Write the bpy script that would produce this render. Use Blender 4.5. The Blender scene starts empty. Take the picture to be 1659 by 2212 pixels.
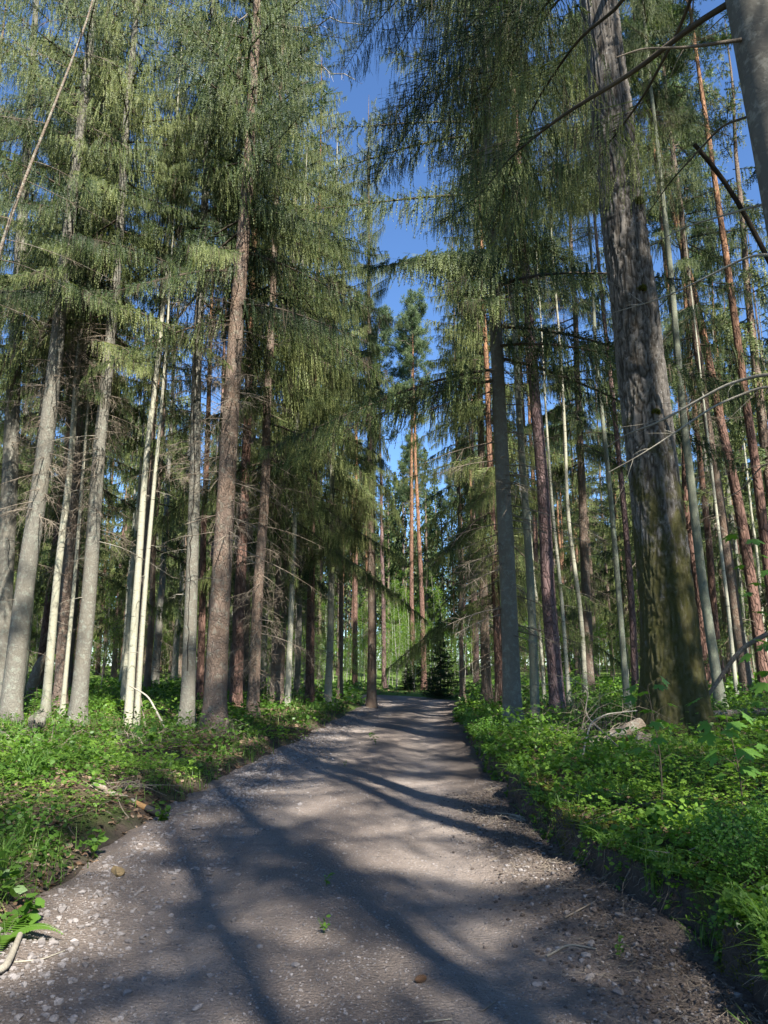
import bpy, math, numpy as np
from mathutils import Vector
R = math.radians
S = bpy.context.scene
COL = S.collection
rng = np.random.default_rng(11)

# ------------------------------------------------------------------ camera
PITCH, FPX, CX, CY, CAMH = R(11.7), 1597.0, 829.5, 1106.0, 1.6
cam_d = bpy.data.cameras.new('camera'); cam = bpy.data.objects.new('camera', cam_d); COL.objects.link(cam)
cam.location = (0, 0, CAMH); cam.rotation_euler = (R(90) + PITCH, 0, 0)
cam_d.sensor_fit = 'VERTICAL'; cam_d.sensor_height = 36; cam_d.sensor_width = 27; cam_d.lens = 26
cam_d.clip_start = .05; cam_d.clip_end = 3000
S.camera = cam
# ------------------------------------------------------------------ light
SUN_EL, SUN_AZ = R(47), R(157)          # azimuth clockwise from +Y
w = bpy.data.worlds.new('World'); S.world = w; w.use_nodes = True
nt = w.node_tree; bg = nt.nodes['Background']
sky = nt.nodes.new('ShaderNodeTexSky'); sky.sky_type = 'NISHITA'; sky.sun_disc = False
sky.sun_elevation = SUN_EL; sky.sun_rotation = SUN_AZ; sky.air_density = 1.0; sky.dust_density = .1; sky.ozone_density = 3.5
hs = nt.nodes.new('ShaderNodeMix'); hs.data_type = 'RGBA'; hs.blend_type = 'MULTIPLY'; hs.inputs[0].default_value = 1; hs.inputs[7].default_value = (.82, 1.02, 1.24, 1)
nt.links.new(sky.outputs[0], hs.inputs[6]); nt.links.new(hs.outputs[2], bg.inputs[0]); bg.inputs[1].default_value = .068
sd = bpy.data.lights.new('sun', 'SUN'); sd.energy = 5.0; sd.angle = R(.53); sd.color = (1, .96, .89)
sun = bpy.data.objects.new('sun', sd); COL.objects.link(sun)
sv = Vector((math.sin(SUN_AZ) * math.cos(SUN_EL), math.cos(SUN_AZ) * math.cos(SUN_EL), math.sin(SUN_EL)))
sun.rotation_euler = sv.to_track_quat('Z', 'Y').to_euler(); sun.location = sv * 60
S.view_settings.view_transform = 'Standard'; S.view_settings.look = 'None'
S.view_settings.exposure = 1.55; S.view_settings.gamma = 1
cy = S.cycles
cy.max_bounces = 6; cy.diffuse_bounces = 2; cy.glossy_bounces = 2; cy.transmission_bounces = 3; cy.transparent_max_bounces = 4
cy.use_denoising = True; cy.caustics_reflective = False; cy.caustics_refractive = False

# ------------------------------------------------------------------ noise, projection
def _h(i, j, k):
    n = (i * 374761393 + j * 668265263 + k * 1274126177) & 0xffffffff
    n = ((n ^ (n >> 13)) * 1274126177) & 0xffffffff
    return ((n ^ (n >> 16)) & 0xffff) / 65535.0
def noise(x, y, z=0.0):
    x, y, z = np.broadcast_arrays(np.asarray(x, float), np.asarray(y, float), np.asarray(z, float))
    i, j, k = np.floor(x).astype(np.int64), np.floor(y).astype(np.int64), np.floor(z).astype(np.int64)
    u, v, t = x - i, y - j, z - k
    u, v, t = (q * q * (3 - 2 * q) for q in (u, v, t))
    def L(a, b, s): return a + (b - a) * s
    f = lambda di, dj, dk: _h(i + di, j + dj, k + dk)
    return L(L(L(f(0,0,0), f(1,0,0), u), L(f(0,1,0), f(1,1,0), u), v), L(L(f(0,0,1), f(1,0,1), u), L(f(0,1,1), f(1,1,1), u), v), t) * 2 - 1
def fbm(x, y, z=0.0, o=4):
    s = 0; a = .5; q = 1
    for n in range(o):
        s = s + a * noise(np.asarray(x) * q + 17 * n, np.asarray(y) * q - 9 * n, np.asarray(z) * q); a *= .5; q *= 2.03
    return s
def smooth(a, b, x):
    t = np.clip((x - a) / (b - a), 0, 1); return t * t * (3 - 2 * t)
def ray(px, py):
    a = (px - CX) / FPX; b = -(py - CY) / FPX
    return a, math.cos(PITCH) - b * math.sin(PITCH), math.sin(PITCH) + b * math.cos(PITCH)
def at_y(px, py, y):          # the point seen at that place of the photograph, at y metres ahead
    a, dy, dz = ray(px, py); t = y / dy
    return np.array([a * t, y, CAMH + dz * t])

# ------------------------------------------------------------------ terrain functions
def XL(y): return np.interp(y, [-10, 4.5, 8, 10, 12.8, 20, 27, 33, 45, 120], [-2.3, -2.25, -2.35, -2.3, -2.05, -1.58, -1.0, -.6, .2, 5])
def XR(y): return np.interp(y, [-10, 3.5, 4.7, 8, 11, 15, 22, 29, 36, 50, 120], [1.9, 1.72, 1.62, 1.46, 1.5, 1.74, 2.2, 2.8, 3.4, 4.6, 10])
def xl(y): return XL(y) + .55 * fbm(y * .55, 3.3) + .09 * noise(y * 3.1, 8.8)
def xr(y): return XR(y) + .26 * fbm(y * .7, 7.7) + .06 * noise(y * 3.7, 1.8)
# centre line with the bend to the left
CL = [(.0 + (XL(y) + XR(y)) / 2, y) for y in np.linspace(-8, 33, 83)]
_x, _y, _a = CL[-1][0], CL[-1][1], math.atan2(CL[-1][1] - CL[-2][1], CL[-1][0] - CL[-2][0])
for _ in range(90):
    if _a < R(176): _a += R(3.1)
    _x += .5 * math.cos(_a); _y += .5 * math.sin(_a); CL.append((_x, _y))
CL = np.array(CL)
BEND = CL[83:]
def bend_d(x, y):
    x = np.asarray(x, float); y = np.asarray(y, float)
    d = np.full(np.broadcast(x, y).shape, 99.)
    for p in BEND[::2]: d = np.minimum(d, np.hypot(x - p[0], y - p[1]))
    return d
def road_z(x, y):
    x = np.asarray(x, float); y = np.asarray(y, float)
    l, r = XL(y), XR(y); c = (l + r) / 2
    z = .012 * fbm(x * 2.3, y * 1.4) + .006 * fbm(x * 9, y * 9)
    z = z - .022 * np.exp(-((np.abs(x - c) - .82) / .3) ** 2) + .012 * np.exp(-((x - c) / .3) ** 2)
    z = z + .045 * np.exp(-((x - l - .1) / .35) ** 2) * (1 + .6 * noise(x * 5, y * 5))
    berm = np.exp(-((x - r + .22) / .34) ** 2) * (.35 + .65 * np.exp(-((y - 4.9) / 1.9) ** 2))
    z = z + berm * (.07 + .05 * fbm(x * 5, y * 4, 2.) + .03 * fbm(x * 16, y * 14, 5.))
    z = z + .10 * smooth(-.42, .02, x - xr(y)) * (.6 + .6 * noise(y * 1.7, 5.))
    return z
def ground_z(x, y):
    x = np.asarray(x, float); y = np.asarray(y, float)
    l, r = xl(y), xr(y)
    near = smooth(40, 30, y)
    # right
    hb = (.36 + .05 * noise(y * 1.3, 4.)) * (1 - .55 * smooth(9, 26, y))
    d = x - r
    zr = hb * smooth(-.02, .05 + .04 * noise(y * 2.2, 1.), d + .11 * fbm(y * 3.5, x * 2, 2.) * (np.abs(d) < .5)) + .10 * smooth(.05, .7, d) * 1 + .38 * smooth(.5, 6, d)
    zr = zr + .07 * fbm(x * .9, y * .9) * smooth(.1, 1, d) + .025 * fbm(x * 4, y * 4) * smooth(.05, .3, d) + .03 * fbm(y * 6, x * 6) * smooth(-.05, .02, d) * smooth(.2, .05, d)
    # left
    e = l - x
    zl = .17 * smooth(-.05, .45, e) * (1 + .5 * noise(y * .8, 2.)) + .13 * smooth(.4, 2.2, e) + .22 * smooth(2, 9, e)
    zl = zl + .09 * fbm(x * .8, y * .8, 3.) * smooth(.1, 1, e) + .025 * fbm(x * 4, y * 4) * smooth(0, .4, e)
    z = np.where(d > -.05, zr, np.where(e > -.1, zl, -.07))
    mid = (d <= -.05) & (e <= -.1)
    z = np.where(mid, -.07 * near + (.10 + .05 * fbm(x * .7, y * .7)) * (1 - near), z)
    z = z + .5 * smooth(40, 110, y) + .35 * smooth(10, 40, np.abs(x))
    bd = bend_d(x, y)
    k = smooth(2.6, 1.9, bd)
    return z * (1 - k) - .05 * k
def gz(x, y): return float(ground_z(np.array([x]), np.array([y]))[0])
def rz(x, y): return float(road_z(np.array([x]), np.array([y]))[0])

# ------------------------------------------------------------------ materials
def mat(name): 
    m = bpy.data.materials.new(name); m.use_nodes = True
    n = m.node_tree; n.nodes.clear()
    o = n.nodes.new('ShaderNodeOutputMaterial')
    return m, n, o
class N:
    def __init__(s, n): s.n = n
    def new(s, t, **k):
        q = s.n.nodes.new(t)
        for a, b in k.items():
            if a.startswith('i_'):
                key = a[2:]; q.inputs[int(key) if key.isdigit() else key.replace('_', ' ')].default_value = b
            else: setattr(q, a, b)
        return q
    def l(s, a, b): s.n.links.new(a, b)
    def noise(s, vec, scale, detail=4, rough=.55):
        q = s.new('ShaderNodeTexNoise'); q.inputs['Scale'].default_value = scale; q.inputs['Detail'].default_value = detail; q.inputs['Roughness'].default_value = rough
        if vec is not None: s.l(vec, q.inputs['Vector'])
        return q.outputs['Fac']
    def ramp(s, fac, stops):
        q = s.new('ShaderNodeValToRGB'); c = q.color_ramp
        while len(c.elements) < len(stops): c.elements.new(.5)
        for e, (p, col) in zip(c.elements, stops): e.position = p; e.color = (*col, 1) if len(col) == 3 else col
        s.l(fac, q.inputs[0]); return q.outputs[0]
    def mix(s, fac, a, b, mode='MIX'):
        q = s.new('ShaderNodeMix', data_type='RGBA', blend_type=mode)
        for v, i in ((fac, 0), (a, 6), (b, 7)):
            if isinstance(v, (int, float)): q.inputs[i].default_value = v
            elif isinstance(v, tuple): q.inputs[i].default_value = (*v, 1)
            else: s.l(v, q.inputs[i])
        return q.outputs[2]
    def math(s, op, a, b=0.0, c=None):
        q = s.new('ShaderNodeMath', operation=op)
        for i, v in enumerate((a, b) if c is None else (a, b, c)):
            if isinstance(v, (int, float)): q.inputs[i].default_value = v
            else: s.l(v, q.inputs[i])
        return q.outputs[0]
    def coords(s, scale=(1, 1, 1)):
        t = s.new('ShaderNodeTexCoord'); m = s.new('ShaderNodeMapping'); m.inputs['Scale'].default_value = scale
        s.l(t.outputs['Object'], m.inputs['Vector']); return m.outputs[0]
    def attr(s, name):
        q = s.new('ShaderNodeAttribute'); q.attribute_name = name; return q.outputs['Fac']
    def bump(s, h, strength, dist):
        q = s.new('ShaderNodeBump'); q.inputs['Strength'].default_value = strength; q.inputs['Distance'].default_value = dist
        s.l(h, q.inputs['Height']); return q.outputs[0]
    def pbsdf(s, color, rough=.85, normal=None, spec=.25):
        q = s.new('ShaderNodeBsdfPrincipled'); q.inputs['Specular IOR Level'].default_value = spec
        if isinstance(rough, float): q.inputs['Roughness'].default_value = rough
        else: s.l(rough, q.inputs['Roughness'])
        if isinstance(color, tuple): q.inputs['Base Color'].default_value = (*color, 1)
        else: s.l(color, q.inputs['Base Color'])
        if normal is not None: s.l(normal, q.inputs['Normal'])
        return q.outputs[0]

def leaf_mat(name, stops, trans=.35, rough=.5, spec=.3, nscale=.6):
    m, nt_, o = mat(name); n = N(nt_)
    t = n.attr('tint')
    ob = n.new('ShaderNodeObjectInfo').outputs['Random']
    v = n.noise(n.coords(), nscale, 2)
    f = n.math('ADD', n.math('MULTIPLY', t, .75), n.math('MULTIPLY', v, .3))
    f = n.math('ADD', f, n.math('MULTIPLY', n.math('SUBTRACT', ob, .5), .26))
    c = n.ramp(f, stops)
    b = n.pbsdf(c, rough, spec=spec)
    tr = n.new('ShaderNodeBsdfTranslucent'); tc = n.mix(1.0, c, (1.25, 1.3, .55), 'MULTIPLY'); n.l(tc, tr.inputs[0])
    mx = n.new('ShaderNodeMixShader'); mx.inputs[0].default_value = trans
    n.l(b, mx.inputs[1]); n.l(tr.outputs[0], mx.inputs[2]); n.l(mx.outputs[0], o.inputs[0])
    return m
def bark_mat(name, c1, c2, c3, zs=.35, cell=14, bump=.6, dist=.02, lichen=None, upper=None, uz=(8, 14), band=0, crk=.16):
    m, nt_, o = mat(name); n = N(nt_)
    co = n.coords((1, 1, zs)); cf = n.coords()
    ob = n.new('ShaderNodeObjectInfo').outputs['Random']
    big = n.noise(cf, 1.7, 3); fine = n.noise(co, cell * 3, 5, .65)
    vo = n.new('ShaderNodeTexVoronoi', feature='DISTANCE_TO_EDGE'); vo.inputs['Scale'].default_value = cell
    wob = n.new('ShaderNodeMapping'); 
    nz = n.new('ShaderNodeTexNoise'); nz.inputs['Scale'].default_value = 6; n.l(co, nz.inputs['Vector'])
    vadd = n.new('ShaderNodeVectorMath', operation='ADD'); vs = n.new('ShaderNodeVectorMath', operation='SCALE'); vs.inputs['Scale'].default_value = .3
    n.l(nz.outputs['Color'], vs.inputs[0]); n.l(co, vadd.inputs[0]); n.l(vs.outputs[0], vadd.inputs[1]); n.l(vadd.outputs[0], vo.inputs['Vector'])
    crack = n.ramp(vo.outputs['Distance'], [(0, (0, 0, 0)), (.16, (1, 1, 1))])
    col = n.mix(fine, c1, c2)
    col = n.mix(n.ramp(big, [(.42, (0, 0, 0)), (.62, (1, 1, 1))]), col, c3)
    if lichen:
        lf = n.ramp(n.noise(cf, 9, 6, .7), [(.52, (0, 0, 0)), (.6, (1, 1, 1))])
        col = n.mix(n.math('MULTIPLY', lf, .75), col, lichen)
    if upper:
        sep = n.new('ShaderNodeSeparateXYZ'); n.l(cf, sep.inputs[0])
        mr = n.new('ShaderNodeMapRange'); mr.inputs[1].default_value = uz[0]; mr.inputs[2].default_value = uz[1]
        n.l(n.math('ADD', sep.outputs[2], n.math('MULTIPLY', big, 4.0)), mr.inputs[0])
        col = n.mix(mr.outputs[0], col, n.mix(fine, upper, tuple(q * .6 for q in upper)))
    col = n.mix(n.math('MULTIPLY', n.math('SUBTRACT', 1.0, crack), crk), col, tuple(q * .28 for q in c1))
    if band:
        bn = n.ramp(n.noise(n.coords((1, 1, 7)), 2.2, 4, .7), [(.6, (0, 0, 0)), (.68, (1, 1, 1))])
        col = n.mix(n.math('MULTIPLY', bn, band), col, (.03, .028, .024))
    col = n.mix(n.math('MULTIPLY', ob, .35), col, n.mix(1.0, col, (.7, .66, .6), 'MULTIPLY'))
    h = n.math('ADD', n.math('MULTIPLY', crack, .7), n.math('MULTIPLY', fine, .5))
    n.l(n.pbsdf(col, .9, n.bump(h, bump, dist), .15), o.inputs[0])
    return m
M = {}
M['needles'] = leaf_mat('spruce_needles', [(.14, (.012, .024, .009)), (.40, (.040, .068, .021)), (.66, (.135, .165, .052)), (1, (.29, .31, .115))], .17, .55, .25)  # near-black low stops paint the shade inside the boughs
M['needles_dark'] = leaf_mat('dark_spruce_needles', [(.15, (.012, .026, .013)), (.6, (.030, .056, .024)), (1, (.07, .11, .04))], .2, .6, .2)
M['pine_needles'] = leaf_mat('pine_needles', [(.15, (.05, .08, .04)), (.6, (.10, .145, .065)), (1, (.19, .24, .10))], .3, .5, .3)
M['birch_leaves'] = leaf_mat('birch_leaves', [(.1, (.07, .14, .02)), (.55, (.15, .27, .035)), (1, (.28, .42, .06))], .5, .45, .3)
M['herb'] = leaf_mat('herb_leaves', [(.1, (.042, .095, .018)), (.5, (.10, .205, .030)), (1, (.22, .36, .05))], .42, .42, .35, .9)
M['clover'] = leaf_mat('sorrel_leaves', [(.1, (.10, .20, .02)), (.5, (.17, .33, .03)), (1, (.30, .48, .05))], .45, .45, .3, .9)
M['maple_leaf'] = leaf_mat('maple_leaves', [(.1, (.08, .18, .03)), (.5, (.13, .27, .045)), (1, (.2, .36, .06))], .42, .4, .4, .9)
M['grass'] = leaf_mat('grass_blades', [(.1, (.05, .11, .02)), (.5, (.11, .21, .035)), (1, (.24, .34, .08))], .35, .45, .3)
M['litter'] = leaf_mat('dead_leaves', [(.1, (.09, .05, .03)), (.5, (.2, .13, .08)), (1, (.38, .28, .2))], .1, .8, .2)
M['moss_tuft'] = leaf_mat('moss', [(.1, (.05, .06, .01)), (.5, (.11, .12, .02)), (1, (.19, .19, .035))], .2, .8, .1)
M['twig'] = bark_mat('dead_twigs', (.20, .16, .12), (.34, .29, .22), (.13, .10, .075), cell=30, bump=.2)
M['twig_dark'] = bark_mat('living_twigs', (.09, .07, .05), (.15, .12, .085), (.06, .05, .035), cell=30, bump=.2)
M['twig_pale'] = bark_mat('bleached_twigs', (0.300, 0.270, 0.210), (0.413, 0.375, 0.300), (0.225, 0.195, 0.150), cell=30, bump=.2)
M['grey'] = bark_mat('grey_spruce_bark', (0.144, 0.133, 0.108), (0.238, 0.223, 0.184), (0.187, 0.169, 0.133), zs=.5, cell=22, bump=.7, dist=.012, lichen=(0.259, 0.266, 0.216))
M['brown'] = bark_mat('brown_spruce_bark', (0.143, 0.101, 0.075), (0.247, 0.188, 0.150), (0.188, 0.131, 0.094), zs=.45, cell=16, bump=.9, dist=.018, lichen=(0.225, 0.203, 0.158))
M['red'] = bark_mat('pine_bark', (0.145, 0.081, 0.061), (0.264, 0.162, 0.128), (0.204, 0.119, 0.089), crk=.6, zs=.32, cell=9, bump=1, dist=.03, upper=(0.425, 0.230, 0.128), uz=(9, 15))
M['purple'] = bark_mat('dark_pine_bark', (.13, .082, .075), (.27, .19, .18), (.19, .12, .11), crk=.6, zs=.32, cell=10, bump=1, dist=.03, upper=(.44, .27, .2), uz=(11, 18))
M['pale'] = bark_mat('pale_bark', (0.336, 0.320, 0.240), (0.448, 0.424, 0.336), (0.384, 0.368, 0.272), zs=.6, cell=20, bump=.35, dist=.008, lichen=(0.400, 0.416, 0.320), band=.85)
M['green'] = bark_mat('greenish_bark', (0.158, 0.166, 0.122), (0.245, 0.248, 0.187), (0.194, 0.202, 0.144), zs=.6, cell=24, bump=.4, dist=.008, lichen=(0.274, 0.302, 0.216))
M['smooth'] = bark_mat('smooth_grey_bark', (.105, .098, .082), (.17, .16, .135), (.13, .12, .10), zs=1.6, cell=7, bump=.25, dist=.006, lichen=(.25, .24, .2), crk=.04)
M['birch'] = bark_mat('birch_bark', (0.350, 0.329, 0.294), (0.462, 0.441, 0.399), (0.294, 0.266, 0.231), zs=1.4, cell=6, bump=.4, dist=.01, band=.8)
M['log'] = bark_mat('log_bark', (.17, .13, .10), (.33, .27, .21), (.23, .18, .13), zs=1, cell=13, bump=.8, dist=.012, lichen=(.35, .34, .27))

# old trunk: furrowed grey bark with moss
def old_bark():
    m, nt_, o = mat('old_mossy_bark'); n = N(nt_)
    cf = n.coords(); co = n.coords((1, 1, .75))
    f = n.attr('furrow')
    fine = n.noise(co, 38, 6, .7); big = n.noise(cf, 3, 4)
    col = n.mix(fine, (.10, .086, .072), (.27, .245, .215))
    col = n.mix(n.ramp(n.noise(cf, 16, 6, .75), [(.58, (0, 0, 0)), (.66, (1, 1, 1))]), col, (.40, .39, .355))
    col = n.mix(f, (.035, .028, .02), col)
    sep = n.new('ShaderNodeSeparateXYZ'); n.l(cf, sep.inputs[0])
    hz = n.new('ShaderNodeMapRange'); hz.inputs[1].default_value = 1.0; hz.inputs[2].default_value = 6.5; hz.inputs[3].default_value = .27; hz.inputs[4].default_value = -.13
    n.l(sep.outputs[2], hz.inputs[0])
    mn = n.math('ADD', n.noise(n.coords((1, 1, .6)), 2.6, 7, .72), hz.outputs[0])
    mm = n.ramp(mn, [(.56, (0, 0, 0)), (.66, (1, 1, 1))])
    mc = n.mix(n.noise(cf, 60, 3), (.028, .031, .009), (.105, .100, .028))
    mc = n.mix(n.ramp(big, [(.4, (0, 0, 0)), (.6, (1, 1, 1))]), mc, (.075, .068, .022))
    col = n.mix(n.math('MULTIPLY', mm, n.math('ADD', .45, n.math('MULTIPLY', n.noise(n.coords((1,1,.5)), 24, 5, .75), .8))), col, mc)
    h = n.math('ADD', n.math('MULTIPLY', fine, .8), n.math('MULTIPLY', mm, n.noise(cf, 90, 2)))
    n.l(n.pbsdf(col, .95, n.bump(h, .9, .012), .1), o.inputs[0]); return m
M['old'] = old_bark()

def floor_mat():
    m, nt_, o = mat('forest_soil'); n = N(nt_)
    c = n.coords()
    a = n.noise(c, 3, 5); b = n.noise(c, 40, 5, .7)
    col = n.mix(b, (.045, .032, .022), (.14, .10, .07))
    col = n.mix(n.ramp(a, [(.45, (0, 0, 0)), (.6, (1, 1, 1))]), col, (.055, .07, .022))
    ms = n.attr('moss')
    mcol = n.mix(n.noise(c, 30, 5, .7), (.045, .05, .012), (.15, .15, .03))
    mk = n.math('MULTIPLY', ms, n.ramp(n.noise(c, 4.5, 5, .65), [(.40, (0, 0, 0)), (.54, (1, 1, 1))]))
    so = n.attr('soil')
    sc = n.mix(n.noise(c, 22, 6, .75), (.035, .028, .023), (.13, .105, .085))
    col = n.mix(so, col, sc); col = n.mix(mk, col, mcol)
    far = n.attr('far')
    col = n.mix(far, col, n.mix(n.noise(c, 2.5, 6, .75), (.05, .085, .02), (.14, .22, .045)))
    h = n.math('ADD', n.math('MULTIPLY', b, .6), n.noise(c, 9, 4))
    n.l(n.pbsdf(col, .95, n.bump(h, .9, .05), .1), o.inputs[0]); return m
M['floor'] = floor_mat()
def road_mat():
    m, nt_, o = mat('dirt_road'); n = N(nt_)
    c = n.coords()
    fine = n.noise(c, 55, 6, .75); mid = n.noise(c, 6, 5, .6); big = n.noise(n.coords((1, .35, 1)), 1.1, 3)
    dirt = n.mix(fine, (.115, .09, .073), (.37, .30, .25))
    dust = n.mix(fine, (.27, .225, .19), (.45, .38, .325))
    tr = n.attr('track')
    col = n.mix(n.math('MULTIPLY', tr, n.ramp(mid, [(.3, (.25, .25, .25)), (.6, (1, 1, 1))])), dirt, dust)
    col = n.mix(n.ramp(big, [(.40, (0, 0, 0)), (.62, (.45, .45, .45))]), col, (.15, .122, .10))
    # grains and pebbles
    for sc, th, am in ((70, .32, .55), (150, .34, .5), (30, .22, .8)):
        v = n.new('ShaderNodeTexVoronoi'); v.inputs['Scale'].default_value = sc; n.l(c, v.inputs['Vector'])
        sel = n.new('ShaderNodeSeparateColor'); n.l(v.outputs['Color'], sel.inputs[0])
        pk = n.math('MULTIPLY', n.math('LESS_THAN', v.outputs['Distance'], th), n.math('GREATER_THAN', sel.outputs[0], 1 - am * .5))
        col = n.mix(n.math('MULTIPLY', pk, am), col, n.mix(sel.outputs[1], (.18, .15, .13), (.52, .47, .43)))
    so = n.attr('soil')
    sc = n.mix(n.noise(c, 30, 6, .8), (.05, .04, .033), (.24, .19, .155))
    col = n.mix(so, col, sc)
    v2 = n.new('ShaderNodeTexVoronoi'); v2.inputs['Scale'].default_value = 48; n.l(c, v2.inputs['Vector'])
    h = n.math('ADD', n.math('ADD', fine, n.math('MULTIPLY', mid, .6)), n.math('MULTIPLY', v2.outputs['Distance'], -.7))
    n.l(n.pbsdf(col, .95, n.bump(h, 1.0, .026), .15), o.inputs[0]); return m
M['road'] = road_mat()
def stone_mat(name, a, b):
    m, nt_, o = mat(name); n = N(nt_); c = n.coords()
    t = n.attr('tint'); f = n.noise(c, 35, 5, .7)
    col = n.mix(t, a, b); col = n.mix(n.math('MULTIPLY', f, .7), col, tuple(q * .5 for q in a))
    n.l(n.pbsdf(col, .85, n.bump(f, .5, .01), .25), o.inputs[0]); return m
M['stone'] = stone_mat('grey_pink_stone', (.17, .15, .138), (.43, .385, .355))
M['clay'] = stone_mat('yellow_clay_stone', (.22, .15, .07), (.36, .26, .13))
M['clod'] = stone_mat('soil_clods', (.07, .055, .045), (.19, .15, .125))
def plain(name, c, r=.8):
    m, nt_, o = mat(name); n = N(nt_); f = n.noise(n.coords(), 60, 4)
    n.l(n.pbsdf(n.mix(f, tuple(q * .6 for q in c), c), r, n.bump(f, .3, .004)), o.inputs[0]); return m
M['cutwood'] = plain('pale_broken_wood', (.62, .5, .34)); M['char'] = plain('charred_bark', (.06, .055, .05)); M['orangewood'] = plain('bare_orange_wood', (.42, .24, .1))
M['cone'] = plain('pine_cone_scales', (.16, .09, .05)); M['web'] = plain('resin_streak', (.5, .5, .5))

# ------------------------------------------------------------------ mesh builder
class G:
    def __init__(s): s.v = []; s.f = []; s.n = 0; s.a = {}
    def add(s, v, f, m=0, tint=.5):
        v = np.asarray(v, np.float32).reshape(-1, 3); f = np.asarray(f, np.int64)
        s.v.append(v); s.f.append((f + s.n, m, np.broadcast_to(np.asarray(tint, np.float32), (len(f),)))); s.n += len(v)
    def mesh(s, name, mats, smooth_=False, pattr=None):
        me = bpy.data.meshes.new(name)
        V = np.concatenate(s.v) if s.v else np.zeros((0, 3), np.float32)
        me.vertices.add(len(V)); me.vertices.foreach_set('co', V.ravel())
        loops = np.concatenate([f.ravel() for f, _, _ in s.f]); tot = np.concatenate([np.full(len(f), f.shape[1]) for f, _, _ in s.f])
        mi = np.concatenate([np.full(len(f), m) for f, m, _ in s.f]); ti = np.concatenate([t for _, _, t in s.f])
        me.loops.add(len(loops)); me.loops.foreach_set('vertex_index', loops.astype(np.int32))
        me.polygons.add(len(tot)); st = np.zeros(len(tot), np.int32); st[1:] = np.cumsum(tot)[:-1]
        me.polygons.foreach_set('loop_start', st)
        try: me.polygons.foreach_set('loop_total', tot.astype(np.int32))
        except Exception: pass
        me.polygons.foreach_set('material_index', mi.astype(np.int32))
        me.polygons.foreach_set('use_smooth', np.full(len(tot), bool(smooth_)))
        for m in mats: me.materials.append(M[m])
        a = me.attributes.new('tint', 'FLOAT', 'FACE'); a.data.foreach_set('value', ti.astype(np.float32))
        for k, val in (pattr or {}).items():
            a = me.attributes.new(k, 'FLOAT', 'POINT'); a.data.foreach_set('value', np.asarray(val, np.float32).ravel())
        me.update(calc_edges=True); return me
def ob(name, me, parent=None, loc=(0, 0, 0), rot=(0, 0, 0), scale=(1, 1, 1)):
    o = bpy.data.objects.new(name, me); COL.objects.link(o); o.location = loc; o.rotation_euler = rot; o.scale = scale
    if parent: o.parent = parent
    return o
def tag(o, label=None, cat=None, group=None, kind=None):
    for k, v in (('label', label), ('category', cat), ('group', group), ('kind', kind)):
        if v: o[k] = v
    return o
def root(name, loc, label, cat, group=None, rot=0):
    o = ob(name, None, None, loc, (0, 0, rot)); o.empty_display_size = .2; return tag(o, label, cat, group)

def tube(g, P, r, sides=6, m=0, tint=.5, cap=True, fn=None):
    P = np.asarray(P, float); k = len(P); r = np.broadcast_to(np.asarray(r, float), (k,))
    T = np.gradient(P, axis=0); T /= np.linalg.norm(T, axis=1)[:, None] + 1e-9
    ref = np.array([0, 0, 1.]) if abs(T[:, 2]).mean() < .7 else np.array([1., 0, 0])
    A = np.cross(T, ref); A /= np.linalg.norm(A, axis=1)[:, None] + 1e-9; B = np.cross(T, A)
    th = np.arange(sides) * 2 * math.pi / sides
    rr = r[:, None] * np.ones(sides)
    if fn is not None: rr = fn(rr, th, P)
    V = P[:, None] + rr[..., None] * (A[:, None] * np.cos(th)[None, :, None] + B[:, None] * np.sin(th)[None, :, None])
    i = np.arange(k - 1)[:, None] * sides; j = np.arange(sides)[None]; j2 = (j + 1) % sides
    F = np.stack([i + j, i + j2, i + sides + j2, i + sides + j], -1).reshape(-1, 4)
    g.add(V, F, m, tint)
    if cap and sides > 3:
        for row, rev in ((0, True), (k - 1, False)):
            idx = np.arange(sides); idx = idx[::-1] if rev else idx
            g.add(V[row], idx[None] if True else None, m, tint)
def ribbons(g, P, w, m=0, tint=.5, r=rng):
    """thin twigs: P (n,k,3) -> flat slivers of width w with a random facing"""
    n, k, _ = P.shape
    T = P[:, -1] - P[:, 0]; Q = r.normal(size=(n, 3)); S_ = np.cross(T, Q); S_ /= np.linalg.norm(S_, axis=1)[:, None] + 1e-9
    ww = (np.linspace(1, .35, k)[None, :, None] * np.asarray(w).reshape(-1, 1, 1)) * .5
    V = np.stack([P - S_[:, None] * ww, P + S_[:, None] * ww], 2).reshape(n, -1, 3)
    b = (np.arange(n) * 2 * k)[:, None]; i = (np.arange(k - 1) * 2)[None]
    F = np.stack([b + i, b + i + 1, b + i + 3, b + i + 2], -1).reshape(-1, 4)
    g.add(V.reshape(-1, 3), F, m, np.repeat(np.broadcast_to(tint, (n,)), k - 1))
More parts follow.
